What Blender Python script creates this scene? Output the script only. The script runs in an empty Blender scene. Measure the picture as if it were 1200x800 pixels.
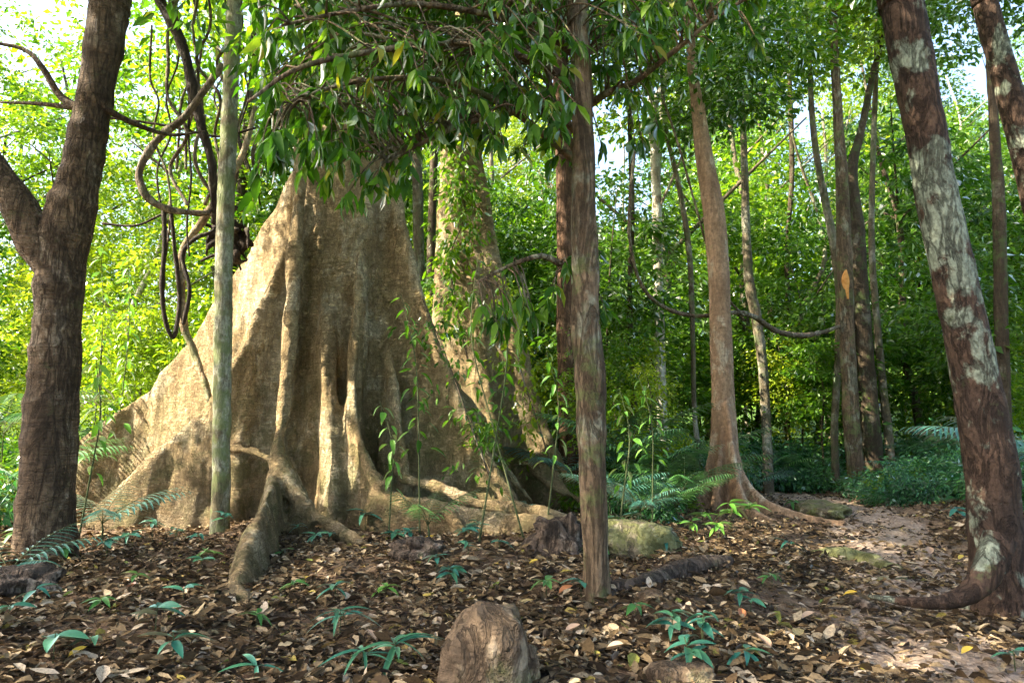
import bpy, math, random
import numpy as np
from mathutils import Vector, Matrix, noise as mnoise
R = math.radians
random.seed(7); rng = np.random.default_rng(7)
scene = bpy.context.scene
COL = scene.collection

# ------------------------------------------------------------------ camera
PITCH = R(8.0); F = 800.0; CAMZ = 1.5            # focal length in pixels of a 1200 px wide frame
cam_d = bpy.data.cameras.new('camera'); cam = bpy.data.objects.new('camera', cam_d); COL.objects.link(cam)
cam_d.sensor_width = 36.0; cam_d.lens = 24.0; cam_d.clip_end = 2000.0; cam_d.clip_start = 0.05
cam.location = (0, 0, CAMZ); cam.rotation_euler = (R(90) + PITCH, 0, 0)
scene.camera = cam

# ------------------------------------------------------------------ world, sun, exposure
SUN_DIR = Vector((-0.78, -0.17, 0.70)).normalized()      # towards the sun
world = bpy.data.worlds.new('World'); scene.world = world; world.use_nodes = True
wn = world.node_tree; bg = wn.nodes['Background']
sky = wn.nodes.new('ShaderNodeTexSky'); sky.sky_type = 'NISHITA'; sky.sun_disc = False
sky.sun_elevation = math.asin(SUN_DIR.z); sky.sun_rotation = math.atan2(SUN_DIR.x, SUN_DIR.y)
sky.air_density = 1.0; sky.dust_density = 4.0; sky.ozone_density = 0.6
wn.links.new(sky.outputs[0], bg.inputs[0]); bg.inputs[1].default_value = 0.15
sd = bpy.data.lights.new('sun', 'SUN'); sun = bpy.data.objects.new('sun', sd); COL.objects.link(sun)
sd.energy = 5.0; sd.angle = R(0.5); sd.color = (1.0, 0.90, 0.72)
sun.rotation_euler = SUN_DIR.to_track_quat('Z', 'Y').to_euler()
scene.view_settings.view_transform = 'Standard'; scene.view_settings.look = 'None'
scene.view_settings.exposure = 2.42; scene.view_settings.gamma = 1.0
scene.view_settings.use_curve_mapping = False
cy = scene.cycles
cy.max_bounces = 7; cy.diffuse_bounces = 4; cy.glossy_bounces = 2; cy.transmission_bounces = 5
cy.transparent_max_bounces = 4; cy.caustics_reflective = False; cy.caustics_refractive = False
cy.use_denoising = True; cy.use_adaptive_sampling = True; cy.adaptive_threshold = 0.02
cy.sample_clamp_indirect = 4.0

# ------------------------------------------------------------------ geometry of the view
CP, SP = math.cos(PITCH), math.sin(PITCH)
def smooth01(t):
    t = np.clip(t, 0, 1); return t * t * (3 - 2 * t)
def path_x(y):            # centre line of the foot path
    return np.interp(y, [3, 5, 6.7, 9.8, 14, 18, 22, 30], [2.6, 3.0, 3.8, 5.4, 7.2, 8.1, 8.2, 5.0])
def terrain(x, y):
    x = np.asarray(x, float); y = np.asarray(y, float)
    h = 0.05 * np.sin(x * 1.3 + 0.4) * np.cos(y * 1.1) + 0.035 * np.sin(x * 2.9 + y * 1.7) + 0.02 * np.cos(x * 5.1 - y * 4.3)
    h = h + 0.10 * np.sin(x * 0.45 + 1.0) * np.sin(y * 0.33 + .5) * smooth01((y - 12) / 6)
    dp = np.abs(x - path_x(y))
    h = h - 0.16 * (1 - smooth01((dp - 0.7) / 1.3)) * smooth01((24 - y) / 4)
    h = h + 0.13 * np.exp(-((x - 1.0) ** 2 / 2.2 + (y - 8.0) ** 2 / 4.0))
    h = h + 0.10 * np.exp(-((x + 0.9) ** 2 / 0.5 + (y - 8.3) ** 2 / 0.6))
    h = h + np.clip(np.hypot(x, y) - 26, 0, None) * 0.045 + np.clip(np.hypot(x, y) - 62, 0, 130) * 0.12
    return h
def ray(px, py):
    vx, vy = (px - 600) / F, (400 - py) / F
    return vx, CP - SP * vy, SP + CP * vy
def at(px, py, d):        # the place at depth d (metres ahead) seen at that picture position
    x, y, z = ray(px, py); s = d / y
    return (x * s, d, CAMZ + z * s)
def gr(px, py):           # the ground seen there
    x, y, z = ray(px, py)
    s = 3.0
    for _ in range(600):
        if CAMZ + z * s < terrain(x * s, y * s): break
        s += 0.05
    return (x * s, y * s, float(terrain(x * s, y * s)))
def proj(p):
    x, y, z = p[0], p[1], p[2] - CAMZ
    f = y * CP + z * SP; u = -y * SP + z * CP
    return 600 + F * x / f, 400 - F * u / f

# ------------------------------------------------------------------ object helpers
def tag(o, label=None, cat=None, group=None, kind=None):
    for k, v in (('label', label), ('category', cat), ('group', group), ('kind', kind)):
        if v: o[k] = v
    return o
def empty(name, loc, rz=0.0, label=None, cat=None, group=None):
    o = bpy.data.objects.new(name, None); COL.objects.link(o)
    o.location = loc; o.rotation_euler = (0, 0, rz); o.empty_display_size = 0.2
    return tag(o, label, cat, group)
def mk_mesh(name, V, faces, mat=None, smooth=True):
    """faces: list of (n,k) integer arrays"""
    me = bpy.data.meshes.new(name)
    V = np.asarray(V, np.float32).reshape(-1, 3)
    if isinstance(faces, np.ndarray): faces = [faces]
    faces = [np.asarray(f, np.int32) for f in faces if len(f)]
    tot = np.concatenate([np.full(len(f), f.shape[1], np.int32) for f in faces])
    idx = np.concatenate([f.ravel() for f in faces])
    me.vertices.add(len(V)); me.vertices.foreach_set('co', V.ravel())
    me.loops.add(len(idx)); me.loops.foreach_set('vertex_index', idx)
    me.polygons.add(len(tot))
    st = np.zeros(len(tot), np.int32); st[1:] = np.cumsum(tot)[:-1]
    me.polygons.foreach_set('loop_start', st); me.polygons.foreach_set('loop_total', tot)
    me.polygons.foreach_set('use_smooth', np.full(len(tot), smooth))
    me.update(calc_edges=True)
    if mat: me.materials.append(mat)
    return me
def link(name, me, parent=None, loc=None, rot=None, scale=None, kind=None, mw=None):
    o = bpy.data.objects.new(name, me); COL.objects.link(o)
    if parent is not None: o.parent = parent
    if mw is not None: o.matrix_basis = mw
    if loc is not None: o.location = loc
    if rot is not None: o.rotation_euler = rot
    if scale is not None: o.scale = scale if hasattr(scale, '__len__') else (scale,) * 3
    if kind: o['kind'] = kind
    return o
def copy_tree(o, parent=None, kids=None):
    c = o.copy(); COL.objects.link(c)
    if parent is not None: c.parent = parent
    for ch in list(o.children): copy_tree(ch, c)
    return c
class MB:                 # collects pieces of one mesh
    def __init__(s): s.V = []; s.Q = []; s.T = []; s.n = 0
    def add(s, V, Q=None, T=None):
        V = np.asarray(V, float)
        if Q is not None and len(Q): s.Q.append(np.asarray(Q) + s.n)
        if T is not None and len(T): s.T.append(np.asarray(T) + s.n)
        s.V.append(V); s.n += len(V)
    def mesh(s, name, mat, smooth=True, origin=(0, 0, 0)):
        f = []
        if s.Q: f.append(np.concatenate(s.Q))
        if s.T: f.append(np.concatenate(s.T))
        return mk_mesh(name, np.concatenate(s.V) - np.asarray(origin), f, mat, smooth)

def catmull(P, n):
    P = np.asarray(P, float); m = len(P)
    if m == 2: P = np.stack([P[0], (P[0] + P[1]) / 2, P[1]]); m = 3
    Q = np.vstack([2 * P[0] - P[1], P, 2 * P[-1] - P[-2]])
    seg = np.linalg.norm(np.diff(P[:, :3], axis=0), axis=1); cum = np.concatenate([[0], np.cumsum(seg)])
    s = np.linspace(0, cum[-1], n)
    i = np.clip(np.searchsorted(cum, s, side='right') - 1, 0, m - 2)
    t = ((s - cum[i]) / np.maximum(seg[i], 1e-9))[:, None]
    a, b, c, d = Q[i], Q[i + 1], Q[i + 2], Q[i + 3]
    return 0.5 * (2 * b + (c - a) * t + (2 * a - 5 * b + 4 * c - d) * t * t + (3 * b - a - 3 * c + d) * t ** 3)
def tube(P, rad, segs=12, step=0.15, amp=0.0, nscale=3.0, flare=None, lobes=5, rings=0.0, seed=0, flat=1.0, cap=True):
    """a limb: P points, rad radii; amp = surface unevenness relative to radius; flare = (factor, height) at its first end"""
    P = np.asarray(P, float); rad = np.asarray(rad, float)
    L = np.linalg.norm(np.diff(P, axis=0), axis=1).sum()
    n = max(3, int(L / step) + 1)
    C = catmull(np.column_stack([P, rad]), n); c = C[:, :3]; r = np.maximum(C[:, 3], 0.002)
    tan = np.gradient(c, axis=0); tan /= np.linalg.norm(tan, axis=1)[:, None] + 1e-12
    ref = np.array([0.0, 1.0, 0.05]) if abs(tan[0][1]) < 0.8 else np.array([1.0, 0, 0.05])
    U = np.zeros_like(c); v = ref
    for k in range(n):
        v = v - tan[k] * v.dot(tan[k]); v = v / (np.linalg.norm(v) + 1e-12); U[k] = v
    W = np.cross(tan, U)
    th = np.linspace(0, 2 * np.pi, segs, endpoint=False)
    s = np.linspace(0, L, n)
    rr = r[:, None] * np.ones(segs)
    if flare:
        fl = np.exp(-s / flare[1])[:, None]
        ph = seed * 1.7
        rr = rr * (1 + flare[0] * fl * (0.75 + 0.45 * np.cos(lobes * th + ph)[None] + 0.25 * np.cos((lobes - 2) * th + 2 * ph)[None]))
    if rings:
        rr = rr * (1 + rings * (np.abs(np.sin(s * 7.0 + 1.3 * np.sin(s * 2.3)))[:, None] ** 6) * (0.6 + 0.4 * np.cos(th - s[:, None] * .7)))
    V = c[:, None, :] + rr[:, :, None] * (np.cos(th)[None, :, None] * U[:, None, :] + flat * np.sin(th)[None, :, None] * W[:, None, :])
    if amp:
        N = V - c[:, None, :]
        A = np.empty((n, segs))
        for k in range(n):
            for j in range(segs):
                q = V[k, j]; A[k, j] = mnoise.noise(Vector((q[0] * nscale + seed * 7.1, q[1] * nscale, q[2] * nscale * 0.6))) + 0.4 * mnoise.noise(Vector((q[0] * nscale * 3 + seed, q[1] * nscale * 3, q[2] * nscale * 2.2)))
        V = V + N * (A * amp)[:, :, None]
    V = V.reshape(-1, 3)
    k = np.arange(n - 1)[:, None] * segs; j = np.arange(segs)[None]; j2 = (j + 1) % segs
    Q = np.stack([k + j, k + j2, k + segs + j2, k + segs + j], -1).reshape(-1, 4)
    T = np.zeros((0, 3), int)
    if cap:
        V = np.vstack([V, c[0] - tan[0] * r[0] * .3, c[-1] + tan[-1] * r[-1] * .5]); a = len(V) - 2; b = a + 1
        jj = np.arange(segs); j3 = (jj + 1) % segs; e = (n - 1) * segs
        T = np.vstack([np.column_stack([np.full(segs, a), j3, jj]), np.column_stack([np.full(segs, b), e + jj, e + j3])])
    return V, Q, T

# leaf outlines: x along, y across, z off the leaf plane
T2V = np.array([(0, 0, 0), (.42, .5, .10), (1, 0, -.06), (.42, -.5, .10)]); T2F = np.array([(0, 2, 1), (0, 3, 2)])
T8V = np.array([(0, 0, 0), (.33, .46, .07), (.33, 0, .03), (.33, -.46, .07), (.7, .36, .05), (.7, 0, .0), (.7, -.36, .05), (1, 0, -.08)])
T8F = np.array([(0, 2, 1), (0, 3, 2), (1, 2, 4), (2, 5, 4), (2, 3, 5), (3, 6, 5), (4, 5, 7), (5, 6, 7)])
def leaf_field(C, D, N, L, W, tv=T2V, tf=T2F, curl=None, cup=None):
    C = np.asarray(C, float); n = len(C)
    D = D / (np.linalg.norm(D, axis=1)[:, None] + 1e-9)
    N = N - D * (N * D).sum(1)[:, None]; N /= np.linalg.norm(N, axis=1)[:, None] + 1e-9
    S = np.cross(N, D)
    tx, ty, tz = tv[:, 0][None], tv[:, 1][None], tv[:, 2][None]
    z = tz * np.ones((n, 1))
    if cup is not None: z = np.abs(ty) * cup[:, None]
    if curl is not None: z = z - curl[:, None] * (tx ** 2) + curl[:, None] * .3 * tx
    V = C[:, None] + (L[:, None] * tx)[:, :, None] * D[:, None] + (W[:, None] * ty)[:, :, None] * S[:, None] + (L[:, None] * z)[:, :, None] * N[:, None]
    Fc = (np.arange(n)[:, None, None] * len(tv) + tf[None]).reshape(-1, tf.shape[1])
    return V.reshape(-1, 3), Fc
def clumps(centres, per, spread, size, aspect=.56, flat=.45, droop=.35, r=None, tv=T2V, tf=T2F):
    """sprays of leaves around each centre"""
    r = r or rng
    C = np.repeat(np.asarray(centres, float), per, axis=0); n = len(C)
    off = r.normal(size=(n, 3)) * np.array([1, 1, flat]) * spread * .55
    D = off * np.array([1, 1, .6]) + r.normal(size=(n, 3)) * spread * .35; D[:, 2] -= droop * spread
    N = r.normal(size=(n, 3)) * .55 + np.array([0, 0, 1.0])
    L = size * r.uniform(.65, 1.35, n); W = L * aspect * r.uniform(.8, 1.2, n)
    return leaf_field(C + off, D, N, L, W, tv, tf)

# ------------------------------------------------------------------ materials
def new_mat(name):
    m = bpy.data.materials.new(name); m.use_nodes = True; nt = m.node_tree; nt.nodes.clear()
    out = nt.nodes.new('ShaderNodeOutputMaterial'); return m, nt, out
def ramp(nt, src, stops, interp='LINEAR'):
    n = nt.nodes.new('ShaderNodeValToRGB'); n.color_ramp.interpolation = interp
    el = n.color_ramp.elements
    while len(el) < len(stops): el.new(0.5)
    for e, (p, c) in zip(el, stops):
        e.position = p; e.color = (*c, 1) if len(c) == 3 else c
    nt.links.new(src, n.inputs[0]); return n.outputs[0]
def noise(nt, vec, scale, detail=4, rough=.55, dist=0.0):
    n = nt.nodes.new('ShaderNodeTexNoise'); n.inputs['Scale'].default_value = scale; n.inputs['Detail'].default_value = detail
    n.inputs['Roughness'].default_value = rough; n.inputs['Distortion'].default_value = dist
    if vec is not None: nt.links.new(vec, n.inputs['Vector'])
    return n.outputs[0]
def mapping(nt, src, scale):
    m = nt.nodes.new('ShaderNodeMapping'); m.inputs['Scale'].default_value = scale; nt.links.new(src, m.inputs[0]); return m.outputs[0]
def mixc(nt, fac, a, b, mode='MIX'):
    m = nt.nodes.new('ShaderNodeMix'); m.data_type = 'RGBA'; m.blend_type = mode
    for sock, v in ((m.inputs[0], fac), (m.inputs[6], a), (m.inputs[7], b)):
        if hasattr(v, 'is_linked') or isinstance(v, bpy.types.NodeSocket): nt.links.new(v, sock)
        elif isinstance(v, (tuple, list)): sock.default_value = (*v, 1)
        else: sock.default_value = v
    return m.outputs[2]
def math_(nt, op, a, b=None, clamp=False):
    m = nt.nodes.new('ShaderNodeMath'); m.operation = op; m.use_clamp = clamp
    for i, v in enumerate((a, b)):
        if v is None: continue
        if isinstance(v, bpy.types.NodeSocket): nt.links.new(v, m.inputs[i])
        else: m.inputs[i].default_value = v
    return m.outputs[0]

def leaf_mat(name, stops, trans=.5, tcol=(1.25, 1.3, .45), gloss=.06, rough=.38, hue_var=.5, sheen=(1, 1, 1), mottle=0.0):
    """a leaf: diffuse face, light coming through it, a thin wax gloss; every leaf has its own tone"""
    m, nt, out = new_mat(name)
    g = nt.nodes.new('ShaderNodeNewGeometry'); oi = nt.nodes.new('ShaderNodeObjectInfo')
    f = math_(nt, 'ADD', math_(nt, 'MULTIPLY', g.outputs['Random Per Island'], 1 - hue_var), math_(nt, 'MULTIPLY', oi.outputs['Random'], hue_var))
    c = ramp(nt, f, stops)
    if mottle:
        tc = nt.nodes.new('ShaderNodeTexCoord')
        c = mixc(nt, mottle, c, ramp(nt, noise(nt, tc.outputs['Object'], 60, 4, .7), [(.3, (.35, .33, .3)), (.5, (1, 1, 1)), (.72, (1.5, 1.45, 1.35))]), 'MULTIPLY')
    dif = nt.nodes.new('ShaderNodeBsdfDiffuse'); nt.links.new(c, dif.inputs[0])
    tr = nt.nodes.new('ShaderNodeBsdfTranslucent'); nt.links.new(mixc(nt, 1.0, c, tcol, 'MULTIPLY'), tr.inputs[0])
    mx = nt.nodes.new('ShaderNodeMixShader'); mx.inputs[0].default_value = trans
    nt.links.new(dif.outputs[0], mx.inputs[1]); nt.links.new(tr.outputs[0], mx.inputs[2])
    gl = nt.nodes.new('ShaderNodeBsdfGlossy'); gl.inputs['Roughness'].default_value = rough; gl.inputs[0].default_value = (*sheen, 1)
    m2 = nt.nodes.new('ShaderNodeMixShader')
    fr = nt.nodes.new('ShaderNodeFresnel'); fr.inputs[0].default_value = 1.38
    nt.links.new(math_(nt, 'MULTIPLY', fr.outputs[0], gloss * 10, True), m2.inputs[0])
    nt.links.new(mx.outputs[0], m2.inputs[1]); nt.links.new(gl.outputs[0], m2.inputs[2])
    nt.links.new(m2.outputs[0], out.inputs[0]); return m

def bark_mat(name, base, dark, pale, pale_amt=.3, pale_scale=2.0, moss=None, moss_amt=.35, bump=.6, vstretch=.25, cracks=.5, horiz=0.0, fine=26, low_moss=0.0, streak=0.0, band=None):
    m, nt, out = new_mat(name)
    tc = nt.nodes.new('ShaderNodeTexCoord'); P = tc.outputs['Object']
    big = noise(nt, mapping(nt, P, (1, 1, vstretch * 1.6)), 1.6, 5, .6)
    fin = noise(nt, mapping(nt, P, (1, 1, vstretch)), fine, 6, .65)
    med = noise(nt, mapping(nt, P, (1, 1, .5)), 7, 6, .6, .4)
    c = mixc(nt, ramp(nt, big, [(.35, (0, 0, 0)), (.68, (1, 1, 1))]), dark, base)
    pn = noise(nt, mapping(nt, P, (1, 1, .7)), pale_scale, 7, .62, .3)
    if band:
        sb = nt.nodes.new('ShaderNodeSeparateXYZ'); nt.links.new(P, sb.inputs[0])
        pn = math_(nt, 'ADD', pn, ramp(nt, math_(nt, 'DIVIDE', sb.outputs[2], 8.0), [(p_, (v_, v_, v_)) for p_, v_ in band]))
    pf = ramp(nt, pn, [(max(.02, .62 - pale_amt * .3), (0, 0, 0)), (max(.06, .68 - pale_amt * .3), (1, 1, 1))])
    c = mixc(nt, math_(nt, 'MULTIPLY', pf, .85), c, pale)
    c = mixc(nt, math_(nt, 'MULTIPLY', ramp(nt, fin, [(.38, (1, 1, 1)), (.6, (0, 0, 0))]), cracks), c, tuple(x * .45 for x in dark))
    h = math_(nt, 'ADD', math_(nt, 'MULTIPLY', fin, .5), math_(nt, 'MULTIPLY', med, 1.0))
    if horiz:
        wv = noise(nt, mapping(nt, P, (.35, .35, 3.2)), 3.2, 6, .6, .8)
        hz = ramp(nt, wv, [(.40, (1, 1, 1)), (.47, (0, 0, 0)), (.53, (0, 0, 0)), (.6, (.6, .6, .6))])
        c = mixc(nt, math_(nt, 'MULTIPLY', hz, horiz * .6), c, tuple(x * .55 for x in dark))
        h = math_(nt, 'SUBTRACT', h, math_(nt, 'MULTIPLY', hz, horiz * .8))
    # furrows: thin wandering dark lines down the stem, and mottling at hand size
    ln = ramp(nt, noise(nt, mapping(nt, P, (1, 1, vstretch * .55)), fine * .22, 7, .62, 1.2), [(.455, (0, 0, 0)), (.495, (1, 1, 1)), (.505, (1, 1, 1)), (.545, (0, 0, 0))])
    c = mixc(nt, math_(nt, 'MULTIPLY', ln, cracks * 1.1, True), c, tuple(x * .5 for x in dark))
    mot = ramp(nt, noise(nt, P, 13, 8, .72), [(.30, (.55, .55, .55)), (.5, (1, 1, 1)), (.72, (1.35, 1.33, 1.28))])
    c = mixc(nt, 1.0, c, mot, 'MULTIPLY')
    h = math_(nt, 'SUBTRACT', h, math_(nt, 'MULTIPLY', ln, .7))
    if streak:
        fg = noise(nt, P, 46, 6, .7); hw_ = noise(nt, mapping(nt, P, (.6, .6, 3.4)), 4.5, 7, .68, 1.1)
        c = mixc(nt, 1.0, c, ramp(nt, fg, [(.32, (.62, .6, .56)), (.5, (1, 1, 1)), (.7, (1.22, 1.2, 1.16))]), 'MULTIPLY')
        wr = ramp(nt, hw_, [(.475, (0, 0, 0)), (.5, (1, 1, 1)), (.525, (0, 0, 0))])
        c = mixc(nt, math_(nt, 'MULTIPLY', wr, .45), c, tuple(x * .6 for x in dark))
        h = math_(nt, 'ADD', math_(nt, 'SUBTRACT', h, math_(nt, 'MULTIPLY', wr, .5)), math_(nt, 'MULTIPLY', fg, .8))
        sk = noise(nt, mapping(nt, P, (1, 1, .10)), 2.6, 7, .68, .5)
        c = mixc(nt, math_(nt, 'MULTIPLY', ramp(nt, sk, [(.50, (0, 0, 0)), (.66, (1, 1, 1))]), streak), c, tuple(x * .55 for x in dark))
        vo = nt.nodes.new('ShaderNodeTexVoronoi'); vo.inputs['Scale'].default_value = 24; nt.links.new(mapping(nt, P, (1, 1, .8)), vo.inputs['Vector'])
        h = math_(nt, 'ADD', h, math_(nt, 'MULTIPLY', vo.outputs['Distance'], .3))
    if moss:
        mf = ramp(nt, noise(nt, P, 2.7, 7, .7), [(.66 - moss_amt * .4, (0, 0, 0)), (.76 - moss_amt * .4, (1, 1, 1))])
        mfac = math_(nt, 'MULTIPLY', mf, .75)
        if low_moss:
            sp = nt.nodes.new('ShaderNodeSeparateXYZ'); nt.links.new(P, sp.inputs[0])
            lo = ramp(nt, math_(nt, 'DIVIDE', sp.outputs[2], low_moss), [(0, (1, 1, 1)), (1, (.12, .12, .12))])
            mfac = math_(nt, 'MULTIPLY', mfac, lo)
        c = mixc(nt, mfac, c, moss)
    if streak:      # patchy dark brown tint, stronger towards the bottom of the plates
        sp2 = nt.nodes.new('ShaderNodeSeparateXYZ'); nt.links.new(P, sp2.inputs[0])
        lo2 = ramp(nt, math_(nt, 'ADD', math_(nt, 'DIVIDE', sp2.outputs[2], 3.4), math_(nt, 'MULTIPLY', noise(nt, mapping(nt, P, (1, 1, .35)), 1.7, 8, .7), 1.3)), [(.60, (1, 1, 1)), (.98, (0, 0, 0))])
        c = mixc(nt, math_(nt, 'MULTIPLY', lo2, .72), c, (.15, .105, .055))
    b = nt.nodes.new('ShaderNodeBump'); b.inputs['Strength'].default_value = bump; b.inputs['Distance'].default_value = .07
    nt.links.new(h, b.inputs['Height'])
    bs = nt.nodes.new('ShaderNodeBsdfPrincipled'); bs.inputs['Roughness'].default_value = .85; bs.inputs['Specular IOR Level'].default_value = .2
    nt.links.new(c, bs.inputs['Base Color']); nt.links.new(b.outputs[0], bs.inputs['Normal'])
    nt.links.new(bs.outputs[0], out.inputs[0]); return m

M = {}
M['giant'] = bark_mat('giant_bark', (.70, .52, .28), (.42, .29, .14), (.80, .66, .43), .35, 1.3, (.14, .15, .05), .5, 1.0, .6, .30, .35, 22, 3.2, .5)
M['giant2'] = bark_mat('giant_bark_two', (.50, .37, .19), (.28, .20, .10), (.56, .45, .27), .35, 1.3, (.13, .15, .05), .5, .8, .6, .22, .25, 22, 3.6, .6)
M['root'] = bark_mat('root_bark', (.42, .31, .18), (.22, .15, .08), (.50, .42, .28), .4, 3, (.15, .17, .07), .4, .7, .5, .4, .3, 20)
M['brown'] = bark_mat('brown_bark', (.22, .145, .085), (.085, .055, .033), (.33, .25, .17), .25, 2.5, (.10, .10, .04), .15, .9, .3, .6, .45, 24)
M['pole'] = bark_mat('pole_bark', (.24, .20, .12), (.13, .11, .06), (.36, .36, .27), .55, 2.5, (.14, .17, .06), .5, .5, .4, .5, .06, 30)
M['mid'] = bark_mat('mid_bark', (.24, .165, .10), (.12, .08, .045), (.27, .26, .18), .30, 2.2, (.13, .15, .05), .35, .8, .3, .6, .06, 28)
M['lichen'] = bark_mat('lichen_bark', (.11, .065, .042), (.05, .032, .022), (.30, .34, .25), .20, 3.0, (.11, .13, .05), .12, .8, .6, .5, .08, 24, band=[(0, -.1), (.2, -.02), (.38, .03), (.43, .16), (.55, .18), (.60, .02), (1, .04)])
M['orange'] = bark_mat('orange_bark', (.40, .27, .17), (.24, .145, .085), (.46, .38, .27), .25, 2.2, (.2, .2, .08), .1, .5, .35, .4, .2, 20)
M['white'] = bark_mat('white_bark', (.50, .46, .36), (.28, .23, .16), (.62, .60, .50), .5, 2.2, (.16, .2, .08), .1, .4, .35, .4, .1, 20)
M['red'] = bark_mat('red_bark', (.20, .11, .065), (.10, .055, .03), (.34, .2, .12), .3, 2, None, .1, .8, .2, .6, .1, 20)
M['far'] = bark_mat('far_bark', (.20, .16, .10), (.10, .08, .05), (.34, .32, .24), .4, 1.5, (.10, .13, .05), .35, .6, .3, .4, .2, 14)
M['fardark'] = bark_mat('far_dark_bark', (.09, .065, .04), (.05, .035, .02), (.2, .18, .13), .2, 1.5, (.07, .10, .03), .35, .6, .3, .4, .2, 14)
M['vine'] = bark_mat('vine_bark', (.20, .15, .10), (.10, .07, .045), (.33, .29, .21), .4, 3, (.10, .13, .05), .3, .7, .3, .5, .1, 22)
M['vinedark'] = bark_mat('dark_vine_bark', (.07, .05, .035), (.035, .025, .018), (.14, .12, .08), .2, 3, None, .2, .7, .3, .5, .1, 22)
M['deadwood'] = bark_mat('dead_wood', (.17, .12, .085), (.07, .05, .035), (.28, .22, .17), .3, 3, (.1, .11, .05), .2, .9, .25, .7, .1, 22)
M['stone'] = bark_mat('stone', (.20, .135, .08), (.10, .068, .042), (.34, .26, .17), .3, 3.5, (.13, .13, .05), .3, 1.0, 1.0, .10, .15, 18)
M['mossstone'] = bark_mat('mossy_stone', (.22, .18, .12), (.12, .10, .065), (.30, .27, .20), .4, 4, (.13, .14, .04), .62, .8, .9, .4, .1, 18)

M['canopy'] = leaf_mat('canopy_leaf', [(0, (.03, .095, .008)), (.35, (.07, .17, .010)), (.7, (.16, .27, .014)), (1, (.33, .42, .03))], .55, (1.6, 1.6, .6), .03)
M['canopyd'] = leaf_mat('canopy_leaf_dark', [(0, (.022, .07, .007)), (.5, (.06, .145, .010)), (1, (.15, .25, .015))], .5, (1.4, 1.5, .5), .04)
M['canopyy'] = leaf_mat('canopy_leaf_yellow', [(0, (.10, .19, .010)), (.5, (.23, .33, .015)), (1, (.42, .46, .04))], .6, (1.4, 1.4, .6), .03)
M['near'] = leaf_mat('broad_leaf', [(0, (.012, .050, .006)), (.45, (.032, .095, .010)), (.8, (.075, .17, .014)), (.96, (.16, .26, .03)), (1, (.30, .24, .05))], .5, (2.0, 2.1, .5), .022, .5, .25)
M['seed'] = leaf_mat('seedling_leaf', [(0, (.02, .10, .06)), (.4, (.03, .15, .11)), (.75, (.07, .20, .09)), (1, (.13, .26, .06))], .3, (1.1, 1.4, .7), .09, .36, .4, (.8, 1, 1))  # blue sheen of the sky put into the leaf colour as teal
M['seedg'] = leaf_mat('bright_seedling_leaf', [(0, (.06, .18, .02)), (.5, (.11, .28, .035)), (1, (.2, .38, .06))], .4, (1.3, 1.3, .6), .06, .4, .3)
M['under'] = leaf_mat('undergrowth_leaf', [(0, (.02, .085, .035)), (.5, (.045, .15, .05)), (1, (.10, .24, .05))], .35, (1.2, 1.5, .7), .07, .4, .4, (.85, 1, 1))
M['palm'] = leaf_mat('palm_leaf', [(0, (.03, .11, .03)), (.5, (.06, .18, .04)), (1, (.11, .25, .06))], .4, (1.3, 1.5, .6), .07, .4, .5)
M['palmt'] = leaf_mat('teal_palm_leaf', [(0, (.03, .13, .09)), (1, (.09, .24, .17))], .3, (1.1, 1.3, .9), .08, .4, .5, (.85, 1, 1))
M['stem'] = bark_mat('green_stem', (.08, .11, .04), (.05, .06, .025), (.14, .15, .07), .3, 3, None, .1, .3, .4, .2, .1, 14)
M['litter'] = leaf_mat('fallen_leaf_skin', [(0, (.020, .013, .008)), (.28, (.045, .029, .015)), (.52, (.10, .067, .034)), (.72, (.185, .13, .070)), (.90, (.33, .255, .16)), (.965, (.46, .37, .27)), (.985, (.28, .20, .05)), (1, (.14, .17, .04))], .12, (1.2, 1, .7), .010, .6, .0, (1, 1, 1), .9)
M['fresh'] = leaf_mat('big_fallen_leaf_skin', [(0, (.36, .24, .16)), (1, (.46, .34, .23))], .12, (1.2, 1, .7), .04, .5, 1.0)
M['yleaf'] = leaf_mat('yellow_fallen_leaf_skin', [(0, (.50, .33, .04)), (1, (.48, .38, .08))], .25, (1.2, 1.1, .6), .04, .5, 1.0)
M['rleaf'] = leaf_mat('rusty_fallen_leaf_skin', [(0, (.30, .11, .045)), (1, (.36, .16, .07))], .15, (1.2, 1, .7), .04, .5, 1.0)

# forest floor: dark humus with crumbs, paler trodden soil on the path
m, nt, out = new_mat('forest_soil'); M['soil'] = m
tc = nt.nodes.new('ShaderNodeTexCoord'); P = tc.outputs['Object']
va = nt.nodes.new('ShaderNodeVertexColor'); va.layer_name = 'worn'
v = nt.nodes.new('ShaderNodeTexVoronoi'); v.inputs['Scale'].default_value = 16; nt.links.new(P, v.inputs['Vector'])
lc = ramp(nt, v.outputs['Color'], [(0, (.05, .03, .02)), (.4, (.12, .075, .045)), (.7, (.22, .15, .09)), (1, (.33, .25, .17))])
n1 = noise(nt, P, 30, 5, .7); n2 = noise(nt, P, 1.2, 4, .6)
sepg = nt.nodes.new('ShaderNodeVectorMath'); sepg.operation = 'LENGTH'; nt.links.new(P, sepg.inputs[0])
soil = ramp(nt, n1, [(.3, (.045, .03, .02)), (.7, (.13, .09, .06))])
c = mixc(nt, ramp(nt, n2, [(.35, (.2, .2, .2)), (.6, (.8, .8, .8))]), soil, lc)
worn = ramp(nt, noise(nt, P, 22, 6, .7), [(.3, (.19, .13, .09)), (.7, (.36, .26, .18))])
c = mixc(nt, va.outputs['Color'], c, worn)
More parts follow.
